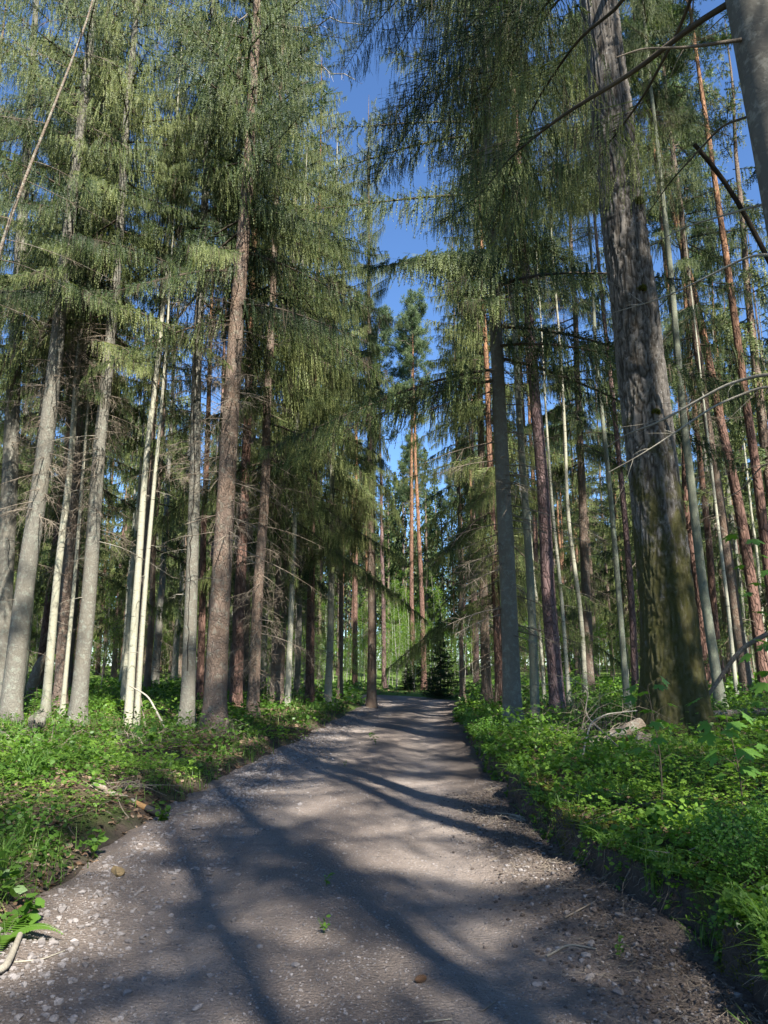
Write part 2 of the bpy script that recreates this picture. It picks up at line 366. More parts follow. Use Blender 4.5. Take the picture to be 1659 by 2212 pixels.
def chevrons(g, P0, D, L, nodes, w, m, tint, r, sway=.12):
    """needle-clad strands: roots P0 (n,3), directions D (n,3), lengths L (n)"""
    n = len(P0)
    if n == 0: return
    s = (np.arange(nodes) + .5) / nodes
    D = D / (np.linalg.norm(D, axis=1)[:, None] + 1e-9)
    bendv = r.normal(size=(n, 3)) * sway; bendv[:, 2] = -abs(bendv[:, 2]) * .3
    C = P0[:, None] + L[:, None, None] * (D[:, None] * s[None, :, None] + bendv[:, None] * (s ** 2)[None, :, None])
    C = C + r.normal(size=C.shape) * w * .15
    az = r.random((n, 1)) * 6.283 + (np.arange(nodes)[None] % 2) * 1.57 + .5 * r.random((n, nodes))
    A = np.cross(D, np.array([.3, .2, 1.])); A /= np.linalg.norm(A, axis=1)[:, None] + 1e-6; B = np.cross(D, A)
    Sd = A[:, None] * np.cos(az)[..., None] + B[:, None] * np.sin(az)[..., None]
    ww = w * (1 - .55 * s[None]) * (.7 + .6 * r.random((n, nodes)))
    sp = (L / nodes)[:, None] * 1.15
    ax = D[:, None]
    V = np.stack([C - ax * (sp * .75)[..., None], C + Sd * ww[..., None] + ax * (sp * .75)[..., None], C + ax * (sp * .25)[..., None], C - Sd * ww[..., None] + ax * (sp * .75)[..., None]], 2)
    F = np.arange(n * nodes * 4).reshape(-1, 4)
    t = np.broadcast_to(tint, (n,))[:, None] + .45 * (s[None] - .45) + r.normal(size=(n, nodes)) * .08  # paler tips; the dark inner ends put bough shade into the tint
    g.add(V.reshape(-1, 3), F, m, np.clip(t, 0, 1).ravel())

def bough(g, A, r, lod=1.0, curtain=1.0, w=.02, spread=.38, base_t=.45, limb=.022, mn=1, mw=0, start=.04, dead=0.):
    """a spruce bough along the axis points A (k,3): limb, side twigs, hanging strands"""
    A = np.asarray(A, float); seg = np.linalg.norm(np.diff(A, axis=0), axis=1); L = seg.sum(); cs = np.r_[0, np.cumsum(seg)] / L
    tube(g, A, np.linspace(limb, .004, len(A)), 5 if lod < 1.6 else 3, mw, .5, cap=False)
    K = max(3, int(L / (.088 * lod)))
    base_t = base_t + .09 * r.normal()
    s = start + (1 - start) * (np.arange(K) + r.random(K)) / K; s = np.repeat(s, 2)
    base = np.stack([np.interp(s, cs, A[:, i]) for i in range(3)], 1)
    tan = A[-1] - A[0]; tan = tan / np.linalg.norm(tan); fl = np.array([tan[0], tan[1], 0]); fl /= np.linalg.norm(fl) + 1e-9
    side = np.array([-fl[1], fl[0], 0]); sg = np.tile([1., -1.], K)
    l2 = (spread * (1.15 - s) ** .8 + .10) * min(1, L / 2.2) * (.6 + .8 * r.random(2 * K))
    d2 = side[None] * sg[:, None] * (.85 + .3 * r.random((2 * K, 1))) + fl * (.55 + .3 * r.random((2 * K, 1))) + np.array([0, 0, -.28]) + r.normal(size=(2 * K, 3)) * .12
    d2 /= np.linalg.norm(d2, axis=1)[:, None]
    alive = r.random(2 * K) > dead
    nd = max(3, int(7 / lod ** .7))
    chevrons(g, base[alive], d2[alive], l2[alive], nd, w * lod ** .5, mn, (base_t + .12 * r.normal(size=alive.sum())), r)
    if (~alive).any():
        b, d, l = base[~alive], d2[~alive], l2[~alive]
        q = np.linspace(0, 1, 3)[None, :, None]
        ribbons(g, b[:, None] + d[:, None] * l[:, None, None] * q, .008, mw, .5, r)
    H = max(1, int(4.2 * curtain / lod ** .4))
    fr = .25 + .75 * r.random((2 * K, H))
    p = (base[:, None] + d2[:, None] * (l2[:, None] * fr)[..., None]).reshape(-1, 3)
    D = np.array([0, 0, -1.]) + r.normal(size=(len(p), 3)) * .10 + fl * .12
    LL = (.12 + .46 * r.random(len(p)) ** 1.4) * (.5 + .55 * curtain) * np.repeat(np.clip(1.25 - s, .3, 1), H) * min(1, .4 + L / 3)
    al = np.repeat(alive, H)
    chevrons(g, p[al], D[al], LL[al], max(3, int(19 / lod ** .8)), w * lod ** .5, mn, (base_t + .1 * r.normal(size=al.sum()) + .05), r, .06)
    if (~al).any():
        q = np.linspace(0, 1, 3)[None, :, None]
        ribbons(g, p[~al][:, None] + D[~al][:, None] * LL[~al][:, None, None] * q, .006 * lod ** .5, mw, .5, r)
def bough_axis(o, az, L, slope, sag, tip, r, k=8):
    s = np.linspace(0, 1, k); z = L * (slope * s - sag * s ** 2 + tip * s ** 3)
    a = az + .12 * r.normal() * s
    return np.stack([o[0] + np.cos(a) * L * s, o[1] + np.sin(a) * L * s, o[2] + z], 1)
def dead_bough(g, A, r, m=0, n=22, w=.006, tl=.4, limb=.012):
    A = np.asarray(A, float); cs = np.linspace(0, 1, len(A))
    tube(g, A, np.linspace(limb, .002, len(A)), 4, m, .5, cap=False)
    s = .2 + .8 * r.random(n); b = np.stack([np.interp(s, cs, A[:, i]) for i in range(3)], 1)
    t = A[-1] - A[0]; t = t / np.linalg.norm(t); d = t * .6 + r.normal(size=(n, 3)) * .55 + np.array([0, 0, -.35]); d /= np.linalg.norm(d, axis=1)[:, None]
    l = tl * (1.2 - s) * (.4 + r.random(n)); q = np.linspace(0, 1, 4)
    P = b[:, None] + l[:, None, None] * (d[:, None] * q[None, :, None] + np.array([0, 0, -.25]) * (q ** 2)[None, :, None] + r.normal(size=(n, 1, 3)) * .15 * (q ** 2)[None, :, None])
    ribbons(g, P, w, m, .5, r)
    k2 = r.integers(0, n, n * 2); f2 = r.random((n * 2, 1)); p2 = P[k2, 0] * (1 - f2) + P[k2, 3] * f2
    d2 = d[k2] + r.normal(size=(n * 2, 3)) * .7
    ribbons(g, p2[:, None] + d2[:, None] * (.12 * r.random(n * 2))[:, None, None] * np.linspace(0, 1, 2)[None, :, None], w * .7, m, .5, r)

def spruce_crown(name, seed, Hc, Lmax, lod, curtain=1., dead_below=5., w=.021, per=.22, nm='needles', deadf=.06, t0=.46):
    r = np.random.default_rng(seed); g = G(); z = 0.
    while z < Hc - .3:
        f = z / Hc
        for _ in range(1 if lod < 1.5 else 1):
            L = Lmax * (1 - f) ** .75 * (.65 + .5 * r.random()) + .15
            slope = -.25 + .75 * f + .12 * r.normal(); sag = .45 * (1 - f) + .1; tip = .22
            A = bough_axis((0, 0, z), r.random() * 6.283, L, slope, sag, tip, r)
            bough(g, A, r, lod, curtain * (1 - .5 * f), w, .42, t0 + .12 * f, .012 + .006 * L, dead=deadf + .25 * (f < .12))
        z += per * lod ** .5 * (.6 + .8 * r.random()) * (1 - .35 * f)
    z = -dead_below
    while z < .6:
        L = (.4 + 1.15 * r.random()) * (1 + .25 * z / max(dead_below, 1)) * Lmax / 3.2
        A = bough_axis((0, 0, z), r.random() * 6.283, max(L, .3), -.05 - .3 * r.random(), .25, .05, r, 6)
        dead_bough(g, A, r, 2, int(22 / lod), .006 * lod ** .7, .5)
        z += .085 * lod
    return g.mesh(name, ['twig_dark', nm, 'twig'])
def pine_crown(name, seed, Hc=8, Lmax=2.6):
    r = np.random.default_rng(seed); g = G()
    for i in range(52):
        z = Hc * r.random() ** .8; f = z / Hc; L = Lmax * (1 - f * .75) * (.5 + .6 * r.random())
        A = bough_axis((0, 0, z), r.random() * 6.283, L, .15 + .3 * r.random(), -.1, .1, r, 7)
        A[1:-1] += r.normal(size=(5, 3)) * .06
        tube(g, A, np.linspace(.03, .008, 7), 4, 0, cap=False)
        n = 9; s = .45 + .55 * r.random(n); c = np.stack([np.interp(s, np.linspace(0, 1, 7), A[:, q]) for q in range(3)], 1) + r.normal(size=(n, 3)) * .16
        m = 42; d = r.normal(size=(n * m, 3)); d[:, 2] += .5; d /= np.linalg.norm(d, axis=1)[:, None]; c = np.repeat(c, m, 0) + d * .05 + r.normal(size=(n * m, 3)) * .05
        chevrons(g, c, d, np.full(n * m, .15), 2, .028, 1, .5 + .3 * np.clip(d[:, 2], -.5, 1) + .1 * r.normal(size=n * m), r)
    for i in range(10):
        A = bough_axis((0, 0, -6 * r.random()), r.random() * 6.283, .4 + r.random(), .1, .2, 0, r, 5); dead_bough(g, A, r, 0, 5, .012, .3)
    return g.mesh(name, ['twig', 'pine_needles'])
def young_birch(name, seed, H=4.5, n=2600, mname='birch_leaves', ls=.035, rad=.9):
    r = np.random.default_rng(seed); g = G()
    z = np.linspace(0, H, 10); P = np.stack([.15 * np.sin(z * .7 + seed), .12 * np.cos(z * .9), z], 1)
    tube(g, P, np.linspace(.022, .004, 10), 5, 0, cap=False)
    nb = 34; zb = H * (.12 + .85 * r.random(nb)); az = r.random(nb) * 6.283; L = rad * (1.1 - zb / H) * (.5 + .7 * r.random(nb)) + .12
    q = np.linspace(0, 1, 4); d = np.stack([np.cos(az), np.sin(az), .6 + .3 * r.random(nb)], 1)
    BP = np.stack([np.interp(zb, z, P[:, i]) for i in range(3)], 1)[:, None] + d[:, None] * L[:, None, None] * q[None, :, None] - np.array([0, 0, .25]) * (L[:, None] * q[None] ** 2)[..., None]
    ribbons(g, BP, .012, 0, .5, r)
    k = r.integers(0, nb, n); f = .15 + .85 * r.random(n); i = np.minimum((f * 3).astype(int), 2); fr = (f * 3 - i)[:, None]
    c = BP[k, i] * (1 - fr) + BP[k, i + 1] * fr + r.normal(size=(n, 3)) * .09
    leaves(g, c, ls * (.7 + .6 * r.random(n)), r, 'oval', 1, .5 + .2 * r.normal(size=n), tilt=1.0)
    return g.mesh(name, ['birch', mname])

SH = {
 'oval': np.array([(0, -.0), (.28, .35), (.33, .7), (0, 1.15), (-.33, .7), (-.28, .35)]),
 'heart': np.array([(0, .0), (.42, .12), (.5, .5), (0, 1.0), (-.5, .5), (-.42, .12)]),
 'round': np.array([(0, .05), (.40, .40), (.42, .78), (.18, 1.), (0, .88), (-.18, 1.), (-.42, .78), (-.40, .40)]),
 'kite': np.array([(0, 0), (.35, .5), (0, 1.1), (-.35, .5)]),
 'maple': np.array([(0, 0), (.16, .02), (.46, -.10), (.40, .08), (.62, .16), (.48, .24), (.78, .42), (.60, .45), (.64, .60), (.38, .52), (.22, .44), (.24, .72), (.10, .78), (0, 1.06), (-.10, .78), (-.24, .72), (-.22, .44), (-.38, .52), (-.64, .60), (-.60, .45), (-.78, .42), (-.48, .24), (-.62, .16), (-.40, .08), (-.46, -.10), (-.16, .02)]),
 'leaflet': np.array([(0, 0), (.17, .25), (.19, .6), (0, 1.1), (-.19, .6), (-.17, .25)]),
}
def leaves(g, C, size, r, shape='oval', m=0, tint=.5, tilt=.4, az=None, up=None, fold=.12):
    n = len(C); sh = SH[shape]; k = len(sh)
    size = np.broadcast_to(size, (n,))
    az = r.random(n) * 6.283 if az is None else az
    nr = r.normal(size=(n, 3)) * tilt + np.array([0, 0, 1.]) if up is None else up
    nr = nr / (np.linalg.norm(nr, axis=1)[:, None] + 1e-9)
    f = np.stack([np.cos(az), np.sin(az), np.zeros(n)], 1); f -= nr * (f * nr).sum(1)[:, None]; f /= np.linalg.norm(f, axis=1)[:, None] + 1e-9
    s = np.cross(f, nr)
    V = C[:, None] + size[:, None, None] * (s[:, None] * sh[None, :, 0, None] + f[:, None] * sh[None, :, 1, None] - nr[:, None] * (fold * np.abs(sh[None, :, 0, None]) + .1 * sh[None, :, 1, None] ** 2))
    g.add(V.reshape(-1, 3), np.arange(n * k).reshape(n, k), m, np.clip(np.broadcast_to(tint, (n,)), 0, 1))
def trefoils(g, C, size, r, m=0, tint=.5, shape='round', tilt=.25):
    n = len(C); az = r.random(n) * 6.283; nr = r.normal(size=(n, 3)) * tilt + np.array([0, 0, 1.])
    for q in range(3): leaves(g, C, size, r, shape, m, tint, az=az + q * 2.094, up=nr, fold=.25)
def blades(g, C, L, w, r, m=0, tint=.5, lean=.5, k=4):
    n = len(C); az = r.random(n) * 6.283; d = np.stack([np.cos(az), np.sin(az)], 1)
    ln = lean * (.3 + r.random(n)); s = np.linspace(0, 1, k + 1)
    hx = L[:, None] * ln[:, None] * s[None] ** 2; z = L[:, None] * (s[None] - .45 * np.clip(ln, 0, 1.3)[:, None] * s[None] ** 2.4)
    P = np.stack([C[:, 0, None] + d[:, 0, None] * hx, C[:, 1, None] + d[:, 1, None] * hx, C[:, 2, None] + z], -1)
    sd = np.stack([-d[:, 1], d[:, 0], np.zeros(n)], 1) + r.normal(size=(n, 3)) * .3
    ww = np.asarray(w).reshape(-1, 1, 1) * np.array([.7, 1, .9, .6, .05])[None, :k + 1, None] * .5
    V = np.stack([P - sd[:, None] * ww, P + sd[:, None] * ww], 2).reshape(-1, 3)
    b = (np.arange(n) * 2 * (k + 1))[:, None]; i = (np.arange(k) * 2)[None]
    g.add(V, np.stack([b + i, b + i + 1, b + i + 3, b + i + 2], -1).reshape(-1, 4), m, np.repeat(np.broadcast_to(tint, (n,)), k))

# ------------------------------------------------------------------ ground and road
def grid_faces(nr, nc):
    i = np.arange(nr - 1)[:, None] * nc; j = np.arange(nc - 1)[None]
    return np.stack([i + j, i + j + 1, i + nc + j + 1, i + nc + j], -1).reshape(-1, 4)
ys = [-40., -30, -20, -12, -8, -5, -2, 0, 1, 2]; y = 2.2; st = .035
while y < 170: ys.append(y); y += st; st = max(.035, .0065 * y) if y < 30 else .012 * y
ys = np.array(ys)
uo = [0.]; st = .015
while uo[-1] < 160: uo.append(uo[-1] + st); st *= 1.045 if uo[-1] < 6 else 1.09
uo = np.array(uo)
urR = np.concatenate([np.linspace(-.15, .3, 30), .3 + uo[1:]]); ulL = np.concatenate([np.linspace(-.2, .5, 22), .5 + uo[1:] * 1.5])
yy = ys[:, None]; LX = xl(yy); RX = xr(yy)
lx = LX - ulL[::-1][None]; rx = RX + urR[None]
fm = np.linspace(0, 1, 14)[1:-1][None]; mx = lx[:, -1:] * (1 - fm) + rx[:, :1] * fm
XX = np.concatenate([lx, mx, rx], 1); YY = np.broadcast_to(yy, XX.shape); ZZ = ground_z(XX, YY)
g = G(); g.add(np.stack([XX, YY, ZZ], -1), grid_faces(*XX.shape))
dR = XX - RX; dL = LX - XX
soil = np.clip(smooth(.14, .07, dR) * (dR > -.3) + smooth(.35, .05, dL) * .7 * (dL > -.4), 0, 1) * smooth(60, 30, YY)
moss = 1.1 * smooth(.07, .13, dR) * smooth(.5, .25, dR) + .35 * smooth(3, 1, dR) * (dR > .1)
far = smooth(18, 34, YY)
fl = ob('forest_floor', g.mesh('forest_floor', ['floor'], True, {'soil': soil, 'moss': moss, 'far': far})); tag(fl, kind='structure')
# road strip along the centre line
seg = np.r_[0, np.cumsum(np.hypot(*np.diff(CL, axis=0).T))]
tt = [0., 3, 6, 9]; t_ = 10.; st = .03
while t_ < seg[-1]: tt.append(t_); st = max(.03, .0065 * (t_ - 8)) if t_ < 40 else .3; t_ += st
tt = np.array(tt); cxx = np.interp(tt, seg, CL[:, 0]); cyy = np.interp(tt, seg, CL[:, 1])
tx, ty = np.gradient(cxx, tt), np.gradient(cyy, tt); q = np.hypot(tx, ty); tx /= q; ty /= q
hw = np.where(cyy < 33, (XR(cyy) - XL(cyy)) / 2, 1.95)[:, None] + .3
uu = np.linspace(-1, 1, 150)[None]
RXX = cxx[:, None] + uu * hw * ty[:, None]; RYY = cyy[:, None] - uu * hw * tx[:, None]
inb = (tt > 41)[:, None]
RZZ = np.where(inb, .012 * fbm(RXX * 2, RYY * 2), road_z(RXX, RYY))
RZZ = np.where(np.abs(uu) > .93, RZZ - .02, RZZ)
g = G(); g.add(np.stack([RXX, RYY, RZZ], -1), grid_faces(*RXX.shape))
cc = (XL(RYY) + XR(RYY)) / 2
track = np.exp(-((np.abs(RXX - cc) - .8) / .38) ** 2)
rs = np.clip(smooth(-.75, -.2, RXX - XR(RYY) + .1 * fbm(RXX * 3, RYY * 3)) , 0, 1) * .9
ro = ob('road', g.mesh('road', ['road'], True, {'track': track, 'soil': rs})); tag(ro, kind='structure')

# ------------------------------------------------------------------ scatter helpers
def on_road(x, y):
    return ((x > xl(y)) & (x < xr(y) + .03) & (y < 36.5)) | (bend_d(x, y) < 2.0)
def scat(n, y0, y1, r, xlim=1.0, side=0):
    y = y0 + (y1 - y0) * r.random(n); hwid = (.62 * y + 1.6) * xlim; x = (r.random(n) * 2 - 1) * hwid
    k = ~on_road(x, y)
    if side: k &= (x > 0) if side > 0 else (x < 0)
    return x[k], y[k]
BINS = [(2.2, 5, 5200, .8), (5, 8, 2900, 1.0), (8, 12, 1300, 1.3), (12, 18, 620, 1.8), (18, 28, 230, 2.8), (28, 48, 70, 4.6)]
def area(y0, y1): return (y1 - y0) * 2 * (.62 * (y0 + y1) / 2 + 1.6)
r = np.random.default_rng(5)
gh, gg, gl = G(), G(), G()
for (y0, y1, dn, sc) in BINS:
    A_ = area(y0, y1)
    # small herbs and trefoils
    x, y = scat(int(A_ * dn * .34), y0, y1, r)
    dens = .55 + .9 * fbm(x * .8, y * .8, 9.) + .5 * fbm(x * 3, y * 3, 2.)
    edge = np.minimum(np.where(x > 0, x - xr(y), 9), np.where(x < 0, xl(y) - x, 9))
    dens = np.where(x > 0, dens + .2, dens + .12) * np.clip(edge / .35, 0, 1) * np.where((x < 0) & (edge < 1.3) & (y < 12), .6, 1)
    k = r.random(len(x)) < dens; x, y = x[k], y[k]; z = ground_z(x, y)
    hgt = (.02 + .15 * r.random(len(x)) ** 2) * (1 + .9 * (fbm(x * .6, y * .6, 4.) > .1)) * min(sc, 1.8) ** .6
    C = np.stack([x, y, z + hgt], 1); tn = .42 + .16 * r.normal(size=len(x)) + 1.0 * fbm(x * .5, y * .5, 1.) + .5 * fbm(x * 1.7, y * 1.7, 8.)
    typ = noise(x * .9, y * .9, 5.) + .35 * r.normal(size=len(x))
    tf = (typ > .05)
    if y0 < 12: trefoils(gh, C[tf], .026 * sc * (.7 + .6 * r.random(tf.sum())), r, 0, tn[tf])
    else: leaves(gh, C[tf], .030 * sc, r, 'kite', 0, tn[tf], tilt=.5)
    nf = ~tf
    leaves(gh, C[nf], .040 * sc * (.6 + .8 * r.random(nf.sum())), r, 'oval' if y0 < 12 else 'kite', 0, tn[nf] - .05, tilt=.55)
    leaves(gh, C[nf] + r.normal(size=(nf.sum(), 3)) * np.array([.025, .025, .015]) * sc, .038 * sc * (.6 + .8 * r.random(nf.sum())), r, 'heart' if y0 < 12 else 'kite', 0, tn[nf], tilt=.55)
    # grass
    x, y = scat(int(A_ * dn * .16), y0, y1, r)
    k = r.random(len(x)) < np.clip(.12 + 1.6 * fbm(x * .55, y * .55, 21.) + .25 * (y > 9), .04, 1); x, y = x[k], y[k]; z = ground_z(x, y)
    n = len(x); L = (.10 + .20 * r.random(n)) * (1 + .1 * sc)
    blades(gg, np.stack([x, y, z - .01], 1), L, .0045 * sc * np.ones(n), r, 0, .5 + .22 * r.normal(size=n), .6)
    # litter
    x, y = scat(int(A_ * min(dn, 1900) * .13), y0, y1, r); z = ground_z(x, y)
    leaves(gl, np.stack([x, y, z + .012], 1), .035 * sc ** .8 * (.5 + r.random(len(x))), r, 'heart', 0, .45 + .25 * r.normal(size=len(x)), tilt=.45)
tag(ob('ground_plants', gh.mesh('ground_plants', ['herb'])), 'low leafy herbs and wood sorrel covering the forest floor', 'ground plants', kind='stuff')
tag(ob('grass', gg.mesh('grass', ['grass'])), 'thin green grass growing among the herbs on both verges', 'grass', kind='stuff')
tag(ob('leaf_litter', gl.mesh('leaf_litter', ['litter'])), 'brown dead leaves lying between the ground plants', 'leaf litter', kind='stuff')
# bright sorrel on the sunny corner of the right bank, and moss on the bank lip
r = np.random.default_rng(8); g = G()
n = 2600; x = 1.55 + 1.5 * r.random(n); y = 2.9 + 2.5 * r.random(n); k = (x > xr(y) + .02) & (fbm(x * 1.6, y * 1.6, 3.) + .25 > 0); x, y = x[k], y[k]
trefoils(g, np.stack([x, y, ground_z(x, y) + .035 + .04 * r.random(len(x))], 1), .022 * (.7 + .7 * r.random(len(x))), r, 0, .5 + .2 * r.normal(size=len(x)), tilt=.3)
tag(ob('wood_sorrel', g.mesh('wood_sorrel', ['clover'])), 'bright yellow-green wood sorrel carpeting the near right bank', 'wood sorrel', kind='stuff')
g = G(); n = 26000; y = 3 + 19 * r.random(n) ** 1.3; x = xr(y) - .02 + .36 * r.random(n) ** 1.4; k = fbm(x * 3, y * 1.8, 6.) > .0; x, y = x[k], y[k]; n = len(x)
d = r.normal(size=(n, 3)) * .5 + np.array([-.5, 0, .5])
chevrons(g, np.stack([x, y, ground_z(x, y) - .005], 1), d, .02 + .03 * r.random(n), 3, .006, 0, .5 + .2 * r.normal(size=n), r)
tag(ob('moss', g.mesh('moss', ['moss_tuft'])), 'olive moss hanging over the lip of the right bank', 'moss', kind='stuff')

g = G(); n = 9000; y = 2.6 + 24 * r.random(n) ** 1.5; x = xr(y) + .01 + .16 * r.random(n) ** 1.3; k = noise(y * 2.2, 3.) + .5 * r.random(n) > -.1; x, y = x[k], y[k]; n = len(x)
sc_ = np.clip(y / 7, 1, 3.2); C = np.stack([x - .03, y, ground_z(x, y) + .02 + .05 * r.random(n)], 1); h_ = n // 2
leaves(g, C[:h_], .032 * sc_[:h_] * (.6 + .8 * r.random(h_)), r, 'oval', 0, .5 + .2 * r.normal(size=h_), tilt=.7); trefoils(g, C[h_:], .022 * sc_[h_:], r, 0, .55 + .2 * r.normal(size=n - h_), tilt=.6)
n = 1500; y = 2.6 + 20 * r.random(n) ** 1.4; x = xr(y) + .02 + .1 * r.random(n); blades(g, np.stack([x, y, ground_z(x, y)], 1), .10 + .16 * r.random(n), .005 * np.clip(y / 7, 1, 3), r, 1, .5 + .2 * r.normal(size=n), 1.4)
tag(ob('bank_plants', g.mesh('bank_plants', ['herb', 'grass'])), 'leaves and grass spilling over the cut edge of the right bank', 'ground plants', kind='stuff')
g = G(); n = 2600; y = 2.6 + 30 * r.random(n) ** 1.5; x = (r.random(n) * 2 - 1) * (.62 * y + 1.5); k = ~on_road(x, y); x, y = x[k], y[k]; n = len(x)
az = r.random(n) * 6.283; L = .12 + .7 * r.random(n) ** 3; q = np.linspace(-.5, .5, 5)
P = np.stack([x, y, 0 * x], 1)[:, None] + np.stack([np.cos(az), np.sin(az), 0 * x], 1)[:, None] * (L[:, None] * q[None])[..., None] + r.normal(size=(n, 5, 3)) * .012
P[..., 2] = ground_z(P[..., 0], P[..., 1]) + .03 + .05 * r.random((n, 1)) + .12 * r.random((n, 1)) ** 3 * q[None]
ribbons(g, P, .006 + .006 * r.random(n), 0, .5, r)
tag(ob('twig_litter', g.mesh('twig_litter', ['twig'])), 'dry fallen twigs lying among the plants of the forest floor', 'twigs', kind='stuff')
# stones
def stone_proto(seed, sub=1):
    import bmesh
    bm = bmesh.new(); bmesh.ops.create_icosphere(bm, subdivisions=sub, radius=1); rr = np.random.default_rng(seed)
    V = np.array([v.co for v in bm.verts]); F = np.array([[v.index for v in f.verts] for f in bm.faces]); bm.free()
    for _ in range(7):
        d = rr.normal(size=3); d /= np.linalg.norm(d); h = .55 + .3 * rr.random(); e = V @ d; V = V - np.clip(e - h, 0, None)[:, None] * d
    V *= np.array([1, .65 + .35 * rr.random(), .5 + .3 * rr.random()]); V += rr.normal(size=V.shape) * .02
    return V, F
def stones(g, X, Y, Z, Sz, r, sub=1, m=0, tint=None, squash=1.):
    pr = [stone_proto(s, sub) for s in range(6)]; n = len(X); which = r.integers(0, 6, n)
    for q, (V, F) in enumerate(pr):
        k = np.where(which == q)[0]
        if len(k) == 0: continue
        az = r.random(len(k)) * 6.283; c, s = np.cos(az)[:, None], np.sin(az)[:, None]; sz = Sz[k][:, None]
        vx = (V[None, :, 0] * c - V[None, :, 1] * s) * sz + X[k][:, None]; vy = (V[None, :, 0] * s + V[None, :, 1] * c) * sz + Y[k][:, None]; vz = V[None, :, 2] * sz * squash + Z[k][:, None]
        b = (np.arange(len(k)) * len(V))[:, None, None]
        t = (r.random(len(k)) if tint is None else tint[k])
        g.add(np.stack([vx, vy, vz], -1).reshape(-1, 3), (F[None] + b).reshape(-1, 3), m, np.repeat(t, len(F)))
r = np.random.default_rng(21); g = G()
def gravel(n, y0, y1, fx, smin, smax):
    y = y0 + (y1 - y0) * r.random(n) ** 1.6; x = fx(y, n); k = (x > XL(y) - .25) & (x < XR(y) + .02); x, y = x[k], y[k]; n = len(x)
    s = smin + (smax - smin) * r.random(n) ** 4; stones(g, x, y, np.maximum(road_z(x, y), np.where(x < xl(y) + .12, ground_z(x, y), -1)) + s * .15, s, r)
gravel(6500, 2.8, 18, lambda y, n: XL(y) + .05 + abs(r.normal(size=n)) * .48 + .1 * r.normal(size=n), .006, .034)
gravel(5000, 9, 34, lambda y, n: XL(y) + .1 + abs(r.normal(size=n)) * .4, .012, .04)
gravel(22000, 2.8, 11, lambda y, n: XL(y) + (XR(y) - XL(y)) * r.random(n), .0025, .013)
gravel(1500, 3, 14, lambda y, n: (XL(y) + XR(y)) / 2 + .25 * r.normal(size=n), .006, .016)
gravel(900, 3, 9, lambda y, n: XR(y) - .3 + .25 * r.normal(size=n), .008, .028)
tag(ob('gravel', g.mesh('gravel', ['stone'])), 'pale crushed gravel strewn over the road and thick along its left shoulder', 'gravel', kind='stuff')
g = G(); n = 6500; y = 2.9 + 7 * r.random(n) ** 1.4; x = XR(y) - .02 - abs(r.normal(size=n)) * .3; k = x < xr(y) - .01; x, y = x[k], y[k]
s = .004 + .019 * r.random(len(x)) ** 3; stones(g, x, y, road_z(x, y) + s * .2, s, r)
tag(ob('soil_clods', g.mesh('soil_clods', ['clod'])), 'dark crumbled soil lying below the cut right bank', 'soil', kind='stuff')
g = G(); n = 2600; y = 2.9 + 7 * r.random(n) ** 1.3; x = XR(y) - .02 - abs(r.normal(size=n)) * .36; k = x < xr(y) - .02; x, y = x[k], y[k]; n = len(x)
az = r.random(n) * 6.283; L = .03 + .14 * r.random(n) ** 2; q = np.linspace(-.5, .5, 4)
P = np.stack([x, y, road_z(x, y) + .014 + .01 * r.random(n)], 1)[:, None] + np.stack([np.cos(az), np.sin(az), .3 * r.normal(size=n)], 1)[:, None] * (L[:, None] * q[None])[..., None] + r.normal(size=(n, 4, 3)) * .004
P[..., 2] = np.maximum(P[..., 2], road_z(P[..., 0], P[..., 1]) + .004)
ribbons(g, P, .004, 0, .5, r)
n = 900; y = 2.9 + 12 * r.random(n) ** 1.5; x = xr(y) + .02 + .05 * r.random(n); z = np.maximum(ground_z(x, y) - .04, .03)
q = np.linspace(0, 1, 4); L = .06 + .16 * r.random(n)
P = np.stack([x, y, z], 1)[:, None] + np.stack([-.35 - .3 * r.random(n), .4 * r.normal(size=n), -.6 + 0 * x], 1)[:, None] * (L[:, None] * q[None])[..., None] + r.normal(size=(n, 4, 3)) * .008
ribbons(g, P, .004, 0, .5, r)
tag(ob('root_debris', g.mesh('root_debris', ['twig'])), 'torn rootlets and twigs littering the foot of the right bank', 'roots', kind='stuff')
g = G(); n = 15000; y = 2.6 + 16 * r.random(n) ** 1.6; x = XL(y) + (XR(y) - XL(y)) * r.random(n); az = r.random(n) * 6.283; L = .008 + .03 * r.random(n)**2; q = np.linspace(-.5, .5, 2)
P = np.stack([x, y, road_z(x, y) + .004], 1)[:, None] + np.stack([np.cos(az), np.sin(az), .0 * x], 1)[:, None] * (L[:, None] * q[None])[..., None]
ribbons(g, P, .0022, 0, .5, r)
tag(ob('needle_litter', g.mesh('needle_litter', ['twig'])), 'fallen needles and twig bits scattered over the dirt road', 'needle litter', kind='stuff')

